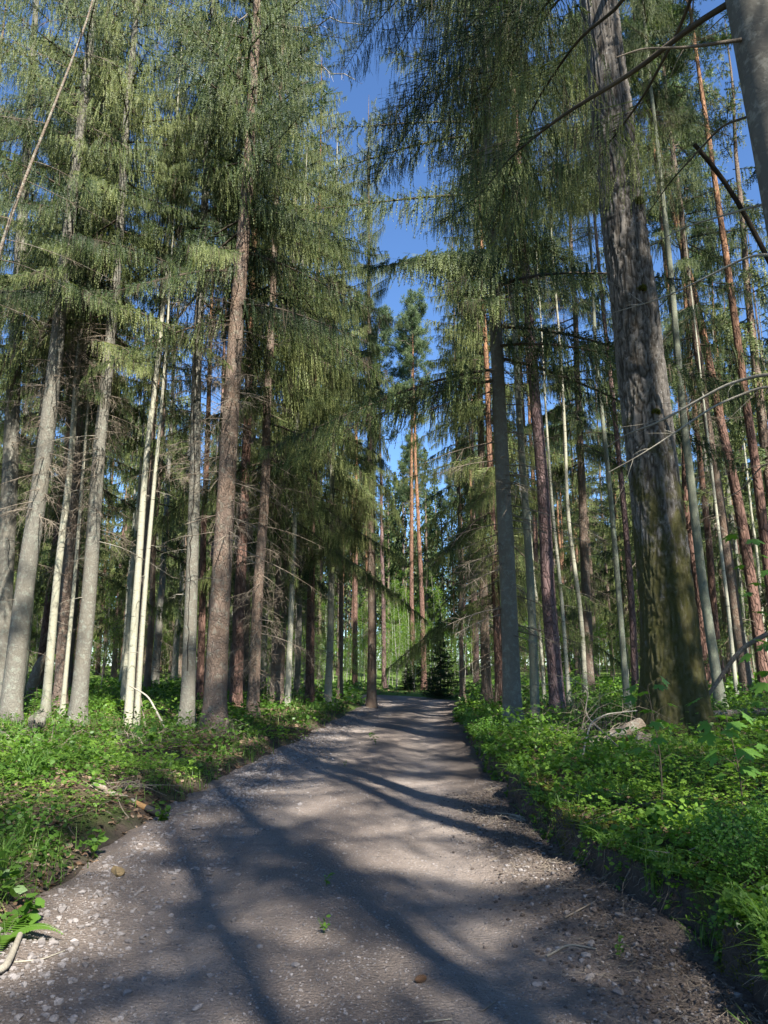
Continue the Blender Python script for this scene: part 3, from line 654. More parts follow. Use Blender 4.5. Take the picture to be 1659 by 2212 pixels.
# ------------------------------------------------------------------ tree parts
CR_HI = [spruce_crown('spruce_crown', s, 18, L, 1.1, c, 5, .020, .29, deadf=.08) for s, L, c in ((1, 3.6, 1.9), (2, 3.2, 1.6), (3, 4.0, 2.1))]
CR_LO = [spruce_crown('spruce_crown', s, 18, L, 2.1, c, 5, .034, .27, deadf=.06) for s, L, c in ((4, 3.4, 1.7), (5, 2.9, 1.5), (6, 3.7, 1.9))]
CR_SP = [spruce_crown('spruce_crown', s, 18, L, 1.2, 1.3, 6, .026, .40, deadf=.12) for s, L in ((31, 3.9), (32, 3.4), (33, 4.2))]  # sparse crowns for the unseen spruces, gaps shaped to dapple the sunlight
CR_PI = [pine_crown('pine_crown', s) for s in (7, 8, 9)]
DEAD = []
for s in range(6):
    r = np.random.default_rng(300 + s); g = G()
    A = bough_axis((0, 0, 0), 0, .55 + .25 * s, .1 - .12 * (s % 3), .3 + .1 * (s % 2), .1, r, 8); A[2:, 1] += .1 * np.sin(np.arange(6) * 1.3 + s)
    dead_bough(g, A, r, 0, 5 + 3 * s, .007, .3, .013); DEAD.append(g)
DEADM = {m: [g_.mesh('dead_branch', [m]) for g_ in DEAD] for m in ('twig', 'twig_pale', 'twig_dark')}

def trunk_mesh(name, axis, r0, H, bark, sides=18, rings=44, seed=0, flare=.35, wob=.03, z0=-.25, fn=None, taper=.85):
    z = np.r_[np.linspace(z0, .8, 9), np.linspace(.8, H, rings)[1:]]
    ax = np.array([axis(q) for q in z])
    P = np.stack([ax[:, 0] + wob * noise(z * .35, seed), ax[:, 1] + wob * noise(z * .35, seed + 5.), z], 1)
    rr = r0 * np.clip(1 - z / H, 0, 1) ** taper + r0 * flare * 1.3 * np.exp(-np.clip(z, 0, 9) / .3) + .006
    def f(R_, th, P_):
        zz = P_[:, 2][:, None]
        return R_ * (1 + .035 * noise(np.cos(th)[None] * 1.6 + seed, np.sin(th)[None] * 1.6, zz * .8) + flare * .9 * np.exp(-np.clip(zz, 0, 9) / .3) * np.cos(th[None] * 4 + seed + np.sin(th[None] * 2)) * .6)
    g = G(); tube(g, P, rr, sides, 0, fn=fn or f, cap=False)
    return g.mesh(name, [bark], True)
def straight(k=0.): return lambda z: (k * z, 0.)
def tree(name, label, cat, group, x, y, axis, r0, H, bark, crown=None, h0=9, cs=1., nd=0, dz=(1.2, 8), seed=0, dm='twig', tm=None, sides=18, dsc=1., croot=None, flare=.35, crz=None):
    z = gz(x, y); r = np.random.default_rng(1000 + seed)
    t = root(name, (x, y, z), label, cat, group)
    ob('trunk', tm or trunk_mesh('trunk', axis, r0, H, bark, sides, seed=seed, flare=flare), t)
    if crown is not None:
        a = axis(h0); L = {True: 8.0, False: 18.0}[crown in CR_PI]
        ob('crown', crown, t, (a[0], a[1], h0), (0, 0, r.random() * 6.283 if crz is None else crz), (cs, cs, (H - h0) / L))
    for i in range(nd):
        zz = dz[0] + (dz[1] - dz[0]) * (i + r.random()) / nd; a = axis(zz); az = r.random() * 6.283
        rad = r0 * (1 - zz / H) * .8; s = dsc * (.6 + .7 * r.random())
        ob('dead_branch', DEADM[dm][r.integers(0, 6)], t, (a[0] + rad * math.cos(az), a[1] + rad * math.sin(az), zz), (0, 0, az), (s, s, s))
    return t
def key_axis(px, y):
    """axis of a trunk from the places where the photograph shows it, at y metres ahead"""
    P = [at_y(a, b, y) for a, b in px]; x0 = P[0][0]; z0 = gz(x0, y)
    zz = np.array([p[2] - z0 for p in P]); xx = np.array([p[0] - x0 for p in P]); zz[0] = min(zz[0], 0.); o = np.argsort(zz); zz, xx = zz[o], xx[o]
    sl = (xx[-1] - xx[0]) / (zz[-1] - zz[0]) if len(zz) > 1 else 0
    zt = zz[-1] + 20; zz = np.r_[zz, zt]; xx = np.r_[xx, xx[-1] + sl * .6 * 20]
    zd = np.linspace(-1, zt, 200); xd = np.interp(zd, zz, xx); kk = np.ones(21) / 21
    xs = np.convolve(np.r_[np.full(10, xd[0]), xd, np.full(10, xd[-1])], kk, 'valid')
    return x0, (lambda z: (float(np.interp(z, zd, xs)) , 0.))
KEYX = []
# label, (px places), y, diameter, height, bark, crown kind, live crown height, crown scale, dead branches, dead span
KT = [
 ('spruce_tree', 'shaded grey spruce trunk cut by the left picture edge', [(6, 1500), (14, 1150), (40, 600)], 18.5, .42, 27, 'grey', 'S', 9, 1, 6, (1.5, 8), 'twig'),
 ('spruce_tree', 'thick smooth grey spruce leaning right at the far left roadside', [(22, 1520), (57, 1250), (95, 1000), (118, 800), (150, 480)], 15.5, .37, 26, 'grey', 'S', 9, 1.0, 9, (1.5, 9), 'twig'),
 ('spruce_tree', 'slender trunk close behind the thick leaning grey spruce on the left', [(50, 1494), (67, 1265), (82, 1000)], 20, .17, 20, 'green', 'S', 9, .55, 3, (2, 7), 'twig'),
 ('pine_tree', 'reddish pine trunk leaning right, behind the leftmost pale stems', [(85, 1464), (112, 1250), (139, 1042), (165, 800)], 27, .30, 27, 'red', 'P', 18, 1, 0, (5, 12), 'twig'),
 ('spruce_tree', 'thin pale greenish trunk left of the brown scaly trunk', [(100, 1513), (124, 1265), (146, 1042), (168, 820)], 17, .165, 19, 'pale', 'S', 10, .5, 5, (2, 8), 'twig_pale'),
 ('spruce_tree', 'brown scaly spruce trunk between two thin pale stems on the left', [(129, 1513), (144, 1265), (159, 1042), (176, 800)], 19, .29, 26, 'brown', 'S', 8.5, .95, 5, (3, 9), 'twig'),
 ('spruce_tree', 'pencil-thin pale stem touching the brown scaly trunk', [(137, 1513), (158, 1265), (174, 1092), (184, 950)], 17.5, .085, 13, 'pale', None, 9, .4, 5, (2, 8), 'twig_pale'),
 ('spruce_tree', 'pale grey spruce with a dark knot, third big trunk from the left', [(174, 1530), (192, 1265), (211, 1042), (232, 800), (248, 600)], 16, .30, 25, 'grey', 'S', 8.5, 1.0, 10, (2, 10), 'twig_pale'),
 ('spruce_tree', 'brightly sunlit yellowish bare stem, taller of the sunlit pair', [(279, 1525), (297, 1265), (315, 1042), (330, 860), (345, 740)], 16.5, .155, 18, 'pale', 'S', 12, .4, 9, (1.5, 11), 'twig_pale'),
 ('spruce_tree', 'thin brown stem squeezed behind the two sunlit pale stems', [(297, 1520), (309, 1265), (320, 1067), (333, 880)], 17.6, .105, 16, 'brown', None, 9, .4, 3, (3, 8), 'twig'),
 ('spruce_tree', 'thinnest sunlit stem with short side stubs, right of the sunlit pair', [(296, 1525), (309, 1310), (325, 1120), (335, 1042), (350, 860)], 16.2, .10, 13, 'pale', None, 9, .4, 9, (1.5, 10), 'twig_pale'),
 ('spruce_tree', 'pale spruce with a long dark crack down its trunk and many dead stubs', [(406, 1522), (411, 1300), (418, 1109), (422, 900), (428, 740), (441, 480)], 16.5, .27, 26, 'grey', 'S', 10, 1.0, 16, (2, 12), 'twig_pale'),
 ('pine_tree', 'dark reddish pine between the cracked pale spruce and the thickest left trunk', [(434, 1477), (437, 1243), (445, 1000)], 26, .23, 25, 'red', 'P', 17, .9, 0, (5, 9), 'twig'),
 ('spruce_tree', 'thickest brown-grey spruce of the left roadside with flaking bark', [(466, 1515), (477, 1265), (490, 1064), (506, 765), (524, 500), (535, 380)], 15.6, .41, 28, 'brown', 'S', 9, 1.15, 8, (3, 10), 'twig'),
 ('spruce_tree', 'grey-brown spruce just right of the thickest left trunk', [(549, 1506), (564, 1154), (571, 1064), (579, 880)], 19.5, .27, 26, 'brown', 'S', 6.5, 1.0, 8, (2, 8), 'twig'),
 ('spruce_tree', 'broad dark spruce trunk under hanging curtains of twigs', [(598, 1480), (609, 1198), (616, 1000)], 25.5, .42, 28, 'brown', 'S', 5.5, 1.05, 6, (2, 6), 'twig'),
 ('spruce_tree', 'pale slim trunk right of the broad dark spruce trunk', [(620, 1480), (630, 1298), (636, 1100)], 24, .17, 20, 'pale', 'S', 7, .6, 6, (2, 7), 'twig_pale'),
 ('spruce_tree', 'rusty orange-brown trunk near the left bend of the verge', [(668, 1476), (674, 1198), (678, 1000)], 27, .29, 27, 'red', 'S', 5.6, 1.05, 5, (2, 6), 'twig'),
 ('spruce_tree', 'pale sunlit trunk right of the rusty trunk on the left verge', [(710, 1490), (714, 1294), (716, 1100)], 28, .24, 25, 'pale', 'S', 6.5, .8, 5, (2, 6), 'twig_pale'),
 ('spruce_tree', 'slim brown trunk between the pale sunlit trunk and the dark roadside trunk', [(734, 1493), (735, 1379), (737, 1100)], 32, .2, 23, 'brown', 'S', 6.5, .6, 3, (2, 6), 'twig'),
 ('spruce_tree', 'dark trunk standing alone at the left road edge near the bend', [(802, 1505), (804, 1313), (803, 1207), (798, 850)], 29, .33, 27, 'brown', 'S', 8, .5, 5, (2, 7), 'twig'),
 ('spruce_tree', 'grey roadside spruce with a pale streak at its foot, nearest on the right', [(1108, 1502), (1093, 1243), (1086, 1064), (1074, 790), (1062, 560)], 15, .32, 27, 'grey', 'S', 7.2, 1.35, 6, (3, 9), 'twig'),
 ('spruce_tree', 'slim greenish-grey stem beside the nearest right roadside spruce', [(1156, 1506), (1147, 1265), (1133, 1064), (1114, 765), (1098, 480)], 16, .165, 22, 'green', 'S', 13, .55, 7, (3, 11), 'twig_pale'),
 ('pine_tree', 'dark purplish-brown pine with scaly bark right of the slim greenish stem', [(1205, 1480), (1185, 1265), (1173, 1064), (1149, 750), (1125, 480), (1122, 400)], 19, .34, 28, 'purple', 'P', 19, 1.1, 3, (5, 12), 'twig'),
 ('spruce_tree', 'reddish trunk half hidden behind the nearest right roadside spruce', [(1080, 1477), (1069, 1287), (1062, 1100)], 25, .26, 26, 'red', 'S', 3.4, 1.0, 5, (1.5, 4), 'twig'),
 ('spruce_tree', 'brown trunk left of the nearest right roadside spruce, under low boughs', [(1052, 1477), (1045, 1250), (1040, 1000)], 27, .32, 27, 'brown', 'S', 5.0, .9, 5, (1.5, 4), 'twig'),
 ('spruce_tree', 'dark slim trunk beside the road under the low boughs on the right', [(1000, 1492), (997, 1350), (990, 1100)], 31, .18, 23, 'brown', 'S', 9, .5, 3, (2, 7), 'twig'),
 ('spruce_tree', 'thin sunlit stem with ladder-like stubs right of the dark purplish pine', [(1225, 1450), (1213, 1300), (1200, 1154), (1188, 1000)], 22, .10, 15, 'pale', None, 9, .4, 10, (1.2, 9), 'twig_pale'),
 ('spruce_tree', 'thin mottled sunlit stem behind the rowan saplings', [(1265, 1455), (1250, 1290), (1229, 1154), (1218, 900), (1205, 700)], 23, .13, 19, 'pale', 'S', 13, .5, 8, (1.5, 11), 'twig_pale'),
 ('spruce_tree', 'thin pale stem leaning behind the foot of the dark purplish pine', [(1177, 1455), (1165, 1345), (1153, 1243), (1140, 1080)], 26, .10, 16, 'pale', None, 9, .4, 6, (1.5, 9), 'twig_pale'),
 ('spruce_tree', 'shaded broad brown trunk midway between purplish pine and old mossy trunk', [(1271, 1460), (1268, 1377), (1262, 1200), (1255, 1000)], 27, .33, 27, 'brown', 'S', 8.5, .95, 4, (2, 8), 'twig'),
 ('spruce_tree', 'slender greenish stem immediately left of the old mossy trunk', [(1355, 1492), (1338, 1320), (1326, 1152), (1295, 840), (1275, 560)], 17, .12, 18, 'green', 'S', 13, .5, 6, (2, 11), 'twig'),
 ('pine_tree', 'pinkish-grey pine trunk partly hidden by the left side of the old mossy trunk', [(1372, 1440), (1353, 1152), (1310, 740), (1290, 560)], 24, .2, 25, 'purple', 'P', 17, .9, 2, (5, 12), 'twig'),
 ('spruce_tree', 'smooth pale-grey stem immediately right of the old mossy trunk', [(1554, 1480), (1525, 1320), (1506, 1152), (1460, 740), (1440, 500)], 14.5, .165, 20, 'green', 'S', 13, .5, 6, (2, 11), 'twig'),
 ('spruce_tree', 'dull brown trunk right of the smooth pale-grey stem', [(1607, 1445), (1571, 1200), (1525, 900)], 20, .27, 25, 'brown', 'S', 9, .85, 6, (2, 9), 'twig'),
 ('pine_tree', 'leaning pinkish pine catching sun at the right side of the picture', [(1650, 1440), (1616, 1200), (1530, 765), (1455, 450), (1405, 260)], 21, .30, 26, 'red', 'P', 18, 1, 3, (6, 12), 'twig'),
 ('spruce_tree', 'thin bright stem between the dull brown trunk and the pale-grey stem', [(1592, 1475), (1566, 1272), (1548, 1120)], 19, .085, 13, 'pale', None, 8, .4, 6, (1.5, 8), 'twig_pale'),
 ('pine_tree', 'tall leaning pine with pink upper bark, rightmost in the picture', [(1690, 1440), (1650, 1150), (1600, 800), (1550, 425), (1484, 0)], 19, .25, 26, 'red', 'P', 19, 1, 0, (6, 12), 'twig'),
 ('pine_tree', 'grey tall pine at the sunny bend, left of the light-green birch thicket', [(831, 1479), (828, 1326), (822, 1000)], 50, .30, 27, 'purple', 'P', 17, 1, 0, (6, 12), 'twig'),
 ('pine_tree', 'straight pine with a bright orange upper trunk at the end of the road', [(917, 1478), (912, 1300), (903, 1130), (898, 1000)], 47, .33, 27, 'red', 'P', 17, .9, 0, (6, 12), 'twig'),
 ('pine_tree', 'tall pine with bare pale-pink upper trunk against the blue sky at upper left', [(513, 1470), (530, 1000), (548, 500), (565, 160), (582, 0)], 23, .34, 27, 'red', 'P', 18.5, 1.2, 0, (6, 12), 'twig'),
]
for i, (nm, lab, px, y, dia, H, bark, ck, h0, cs, nd, dz, dm) in enumerate(KT):
    x0, ax = key_axis(px, y); KEYX.append((x0, y))
    if ck == 'S': crown = (CR_HI if y < 29.5 else CR_LO)[i % 3]
    elif ck == 'P': crown = CR_PI[i % 3]
    else: crown = None
    H_ = H if crown else max(h0 + 3, H)
    tree(nm, lab, 'tree', 'trees lining the road' , x0, y, ax, dia / 2 * 1.08, H_, bark, crown, h0, cs, nd, dz, seed=i, dm=dm, dsc=.8 if dia > .2 else .5)

pt = [o for o in COL.objects if o.get('label', '').startswith('tall pine with bare pale-pink')][0]
rp = np.random.default_rng(15)
for pts in ([(568, 130), (610, 100), (650, 130), (700, 150), (765, 168)], [(572, 90), (600, 60), (650, 60), (720, 40), (790, 60)], [(566, 170), (600, 190), (640, 200), (668, 165)], [(575, 50), (545, 30), (520, 40), (480, 60)], [(578, 20), (640, 10), (700, -10), (760, 0)]):
    P = np.array([at_y(a, b, 22.9 - .5 * k_) for k_, (a, b) in enumerate(pts)]) - np.array(pt.location); q = np.linspace(0, 1, 12); P = np.stack([np.interp(q, np.linspace(0, 1, len(P)), P[:, i]) for i in range(3)], 1) + rp.normal(size=(12, 3)) * .05
    g = G(); tube(g, P, np.linspace(.05, .012, 12), 6, 0); dead_bough(g, P, rp, 0, 26, .014, .9, .02); ob('branch', g.mesh('branch', ['twig_pale']), pt)
# dark crack down the pale cracked spruce is part of its bark: a sunken seam
t = [o for o in COL.objects if o.get('label', '').startswith('pale spruce with a long dark crack')][0]
x0, ax = key_axis(KT[11][2], KT[11][3]); g = G(); z = np.linspace(1.2, 9.5, 60)
P = np.array([(ax(q)[0] + .03 * noise(q * 1.7, 3.) + .03 * noise(q * .35, 11) + .03 * noise(q*5, 1.), -(.135 * 1.08 * (1 - q / 26) ** .85 + .003), q) for q in z]); tube(g, P, .010 * (.7 + .5 * np.abs(noise(z * 2, 4))), 5, 0)
M['crack'] = plain('dark_crack', (.035, .028, .022), .95)
ob('bark_crack', g.mesh('bark_crack', ['crack']), t)

# ------------------------------------------------------------------ the old mossy trunk
OY = 11.3
ox, oax = key_axis([(1463, 1545), (1448, 1350), (1425, 1152), (1384, 790), (1345, 450), (1307, 125), (1292, 25)], OY)
def old_trunk():
    H = 26; r0 = .40; z = np.r_[np.arange(-.4, 11, .022), np.linspace(11, H, 60)[1:]]; n = 150
    ax_ = np.array([oax(q) for q in z]); P = np.stack([ax_[:, 0], ax_[:, 1], z], 1)
    rr = np.interp(z, [-.5, 0, .35, .9, 2, 4, 7, 9.5, 14, H], [.72, .64, .52, .46, .41, .385, .375, .36, .31, .05])
    fur = {}
    def f(R_, th, P_):
        zz = P_[:, 2][:, None]; T = th[None]
        low = np.exp(-np.clip(zz, 0, 9) / .55)
        root_ = low * (.16 * np.cos(T * 3 + 2.2) + .10 * np.cos(T * 5 + .7) + .20 * np.clip(np.cos(T - math.pi), 0, 1) ** 3 * 0 + .10 * np.clip(np.cos(T), 0, 1) ** 4)
        lump = .035 * noise(np.cos(T) * 1.3, np.sin(T) * 1.3, zz * .6) + .02 * noise(np.cos(T) * 3, np.sin(T) * 3, zz * 1.6)
        c, s = np.cos(T), np.sin(T)
        wz = zz + .25 * noise(c * 4, s * 4, zz * 2)
        a = np.abs(noise(c * 9 + .8 * noise(c * 5, s * 5, zz * 7), s * 9, wz * 4.2)); b = np.abs(noise(c * 17 + .6 * noise(c * 9, s * 9, zz * 11), s * 17 + 7, wz * 8.5))
        v = np.clip(np.minimum(a * 2.6, b * 3.4 + .25), 0, 1); fur['v'] = np.clip(v * 1.05, 0, 1)
        fine = .004 * noise(c * 45, s * 45, zz * 26)
        return R_ * (1 + root_ + lump) + .030 * (v - 1) + fine
    g = G(); tube(g, P, rr, n, 0, fn=f, cap=False)
    return g.mesh('trunk', ['old'], True, {'furrow': fur['v']})
t = root('old_tree', (ox, OY, gz(ox, OY)), 'very thick old trunk with furrowed grey bark and green moss on the right bank', 'tree')
KEYX.append((ox, OY))
ob('trunk', old_trunk(), t)
def limb(points, r0, r1, parent, name='branch', mats=('twig',), needles=False, r=None, extra=None, base=None, sides=8):
    """points in world space"""
    P = np.array(points, float) - np.array(parent.location) ; k = 26
    s = np.r_[0, np.cumsum(np.linalg.norm(np.diff(P, axis=0), axis=1))]; q = np.linspace(0, s[-1], k)
    P = np.stack([np.interp(q, s, P[:, i]) for i in range(3)], 1)
    for _ in range(2): P[1:-1] = (P[:-2] + P[1:-1] * 2 + P[2:]) / 4
    g = G(); tube(g, P, np.linspace(r0, r1, k), sides, 0)
    if extra: extra(g, P)
    return ob(name, g.mesh(name, list(mats), True), parent)
# epicormic mossy lumps
for pz, s in ((4.9, .06), (7.0, .07), (8.6, .09)):
    a = oax(pz); V, F = stone_proto(int(pz * 10), 3); V = V * (1 + .25 * noise(V[:, 0] * 4, V[:, 1] * 4, V[:, 2] * 4)[:, None]) * s * np.array([1.2, .8, 1.1])
    g = G(); ang = -math.pi / 2 + (.5 * math.sin(pz * 9)); V += np.array([a[0] + .36 * math.cos(ang), .36 * math.sin(ang), pz]); g.add(V, F, 0)
    rr_ = np.random.default_rng(int(pz * 7)); c = V[rr_.integers(0, len(V), 500)]; chevrons(g, c, rr_.normal(size=(500, 3)) + np.array([0, -1, .3]), np.full(500, .03), 3, .008, 1, .6 + .2 * rr_.normal(size=500), rr_)
    ob('mossy_burl', g.mesh('mossy_burl', ['old', 'moss_tuft'], True), t)
# its crown above the picture (throws shade)
g = G(); r = np.random.default_rng(77)
for i in range(14):
    A = bough_axis((oax(13 + i * .7)[0], 0, 12.5 + i * .8), r.random() * 6.283, 3.5 * (1 - i / 22), .7, .1, 0, r, 8); tube(g, A, np.linspace(.07, .01, 8), 5, 0, cap=False)
    c = A[r.integers(3, 8, 500)] + r.normal(size=(500, 3)) * .5; leaves(g, c, .05, r, 'kite', 1, .5 + .2 * r.normal(size=500), tilt=1)
ob('crown', g.mesh('crown', ['twig_dark', 'herb']), t)

# ------------------------------------------------------------------ smooth trunk at the right edge, with its long limbs
EY = 4.6; ex = 3.12
ez = gz(ex, EY); eax = lambda z: (-.068 * z, 0.)
te = root('spruce_tree', (ex, EY, ez), 'smooth grey trunk cut by the upper right corner with long bare limbs', 'tree')
ob('trunk', trunk_mesh('trunk', eax, .20, 24, 'smooth', 40, 120, seed=3, wob=.0, flare=.4), te); KEYX.append((ex, EY))
def bz(z): return (ex + eax(z - ez)[0], EY, z)
r = np.random.default_rng(55)
def twigs_on(n, l, wd=.005):
    def f(g, P):
        k = r.integers(6, len(P), n); t_ = P[-1] - P[0]; t_ /= np.linalg.norm(t_)
        d = t_ * .8 + r.normal(size=(n, 3)) * .5 + np.array([0, 0, -.15]); q = np.linspace(0, 1, 4); ln = l * (.3 + r.random(n))
        ribbons(g, P[k][:, None] + d[:, None] * ln[:, None, None] * q[None, :, None] + r.normal(size=(n, 1, 3)) * .05 * (q ** 2)[None, :, None], wd, 0, .5, r)
    return f
def hang(g, P):
    k = len(P); bough(g, P[int(k * .48):], r, .55, 1.5, .015, .75, .42, .012, 1, 0, .02, dead=.25)
LMB = [
 ([bz(6.5), at_y(1500, 50, 4.9), at_y(1380, 150, 5.3), at_y(1270, 215, 5.8), at_y(1200, 260, 6.3), at_y(1100, 340, 7.0), at_y(1040, 420, 7.6), at_y(960, 480, 8.2)], .026, .005, ('twig_dark', 'needles'), hang, 'long dark limb sloping down across the old mossy trunk'),
 ([bz(11.5), at_y(1200, -150, 6.5), at_y(1075, 0, 7.8), at_y(980, 85, 8.4), at_y(930, 150, 8.8), at_y(840, 280, 9.3)], .03, .005, ('twig', 'needles'), hang, None),
 ([bz(10.6), at_y(1260, -100, 6.5), at_y(1150, 50, 7.5), at_y(1050, 200, 8.3), at_y(975, 340, 9)], .028, .005, ('twig_dark', 'needles'), hang, None),
 ([bz(12.6), at_y(1150, -200, 7.5), at_y(1000, -60, 8.5), at_y(900, 40, 9.2), at_y(850, 120, 9.6)], .028, .005, ('twig_dark', 'needles'), hang, None),
 ([bz(12.2), at_y(1050, -200, 7.8), at_y(900, -40, 8.8), at_y(800, 60, 9.6), at_y(745, 150, 10)], .026, .004, ('twig_dark', 'needles'), hang, None),
 ([bz(13.2), at_y(1000, -330, 7.8), at_y(820, -120, 9), at_y(720, -10, 10), at_y(690, 60, 10.4)], .024, .004, ('twig_dark', 'needles'), hang, None),
 ([bz(11.0), at_y(1180, -60, 7), at_y(1020, 130, 8.6), at_y(900, 260, 9.6), at_y(800, 400, 10.4)], .024, .004, ('twig_dark', 'needles'), hang, None),
 ([bz(8.8), at_y(1360, 0, 6), at_y(1250, 80, 6.8), at_y(1150, 230, 7.8), at_y(1085, 420, 8.6), at_y(1040, 520, 9)], .026, .005, ('twig_dark', 'needles'), hang, None),
 ([bz(9.4), at_y(1300, -60, 6.4), at_y(1200, 0, 7.4), at_y(1120, 130, 8.4), at_y(1010, 250, 9.6)], .026, .005, ('twig_dark', 'needles'), hang, None),
 ([bz(7.4), at_y(1470, 60, 5.4), at_y(1390, 210, 6.2), at_y(1300, 330, 7), at_y(1215, 470, 7.8)], .02, .004, ('twig_dark', 'needles'), hang, None),
 ([bz(6.1), at_y(1480, 103, 4.4), at_y(1385, 105, 4.3), at_y(1330, 125, 4.3)], .017, .004, ('twig',), twigs_on(8, .3), None),
 ([bz(5.5), at_y(1560, 270, 5.0), at_y(1450, 390, 5.4), at_y(1400, 460, 5.8)], .012, .003, ('twig_dark',), twigs_on(14, .4), None),
 ([bz(4.7), at_y(1650, 440, 4.9), at_y(1480, 490, 5.3), at_y(1395, 535, 5.6)], .012, .003, ('twig_pale',), twigs_on(12, .35), None),
 ([bz(4.25), at_y(1659, 548, 5.0), at_y(1610, 555, 5.2), at_y(1545, 590, 5.4), at_y(1430, 645, 5.8), at_y(1325, 675, 6.2)], .014, .003, ('twig_pale',), twigs_on(10, .3), None),
 ([bz(3.4), at_y(1659, 805, 4.7), at_y(1570, 830, 4.9), at_y(1480, 880, 5.1), at_y(1430, 910, 5.2), at_y(1345, 940, 5.4), at_y(1310, 968, 5.5)], .016, .004, ('twig_pale',), twigs_on(9, .25), 'pale curved dead branch crossing the old mossy trunk'),
 ([bz(3.3), at_y(1659, 830, 4.7), at_y(1545, 875, 4.8), at_y(1450, 940, 4.9), at_y(1380, 985, 5.0), at_y(1315, 1020, 5.1)], .012, .003, ('twig_pale',), twigs_on(8, .22), None),
 ([bz(2.9), at_y(1650, 1000, 4.7), at_y(1600, 1060, 4.9), at_y(1540, 1090, 5.1)], .008, .002, ('twig',), twigs_on(8, .2), None),
]
for pts, a, b, mats, ex_, lab in LMB:
    o = limb(pts, a, b, te, 'branch', mats, extra=ex_)
    if lab: o['label'] = lab
g = G(); r2 = np.random.default_rng(6); z = 9.
while z < 22: bough(g, bough_axis((eax(z)[0], 0, z), r2.random() * 6.283, 3.2 * (1 - (z - 9) / 16), -.05, .3, .2, r2), r2, 2.2, 1, .03); z += .28
ob('crown', g.mesh('crown', ['twig_dark', 'needles']), te)

# ------------------------------------------------------------------ forest behind
r = np.random.default_rng(404)
TR = {}
for bk, rr0, fl_ in (('grey', .17, .3), ('brown', .17, .35), ('red', .17, .25), ('purple', .17, .25), ('pale', .075, .2)):
    TR[bk] = [trunk_mesh('trunk', (lambda k_: (lambda z: (k_ * z, 0.)))(kk), rr0, 26 if bk != 'pale' else 18, bk, 10, 22, seed=40 + j, flare=fl_, wob=.09) for j, kk in enumerate((-.012, .012))]
BG = list(KEYX)
def clear(x, y, d): return all((x - a) ** 2 + (y - b) ** 2 > d * d for a, b in BG)
def scr(x, y): return CX + FPX * x / (y * math.cos(PITCH) - .9 * math.sin(PITCH))
GRP = {
 ('S', -1, 0): ('spruce_tree', 'spruce with brown trunk in the first rows behind the left roadside trees', 'spruces close behind the left roadside'),
 ('S', 1, 0): ('spruce_tree', 'spruce with brown trunk in the first rows behind the right roadside trees', 'spruces close behind the right roadside'),
 ('S', -1, 1): ('spruce_tree', 'dark distant spruce deep in the wood left of the road', 'distant spruces left of the road'),
 ('S', 1, 1): ('spruce_tree', 'dark distant spruce deep in the wood right of the road', 'distant spruces right of the road'),
 ('P', -1, 0): ('pine_tree', 'straight reddish pine in the middle distance left of the road', 'pines in the middle distance on the left'),
 ('P', 1, 0): ('pine_tree', 'straight reddish pine in the middle distance right of the road', 'pines in the middle distance on the right'),
 ('P', -1, 1): ('pine_tree', 'slender far pine with pink-lit bare trunk left of the road end', 'far pines on the left'),
 ('P', 1, 1): ('pine_tree', 'slender far pine with pink-lit bare trunk right of the road end', 'far pines on the right'),
 ('T', -1, 0): ('bare_stem', 'thin bare pale stem standing among the trunks on the left', 'thin bare stems on the left'),
 ('T', 1, 0): ('bare_stem', 'thin bare pale stem standing among the trunks on the right', 'thin bare stems on the right'),
}
cnt = 0; tries = 0; ns = {'S': 0, 'P': 0, 'T': 0}
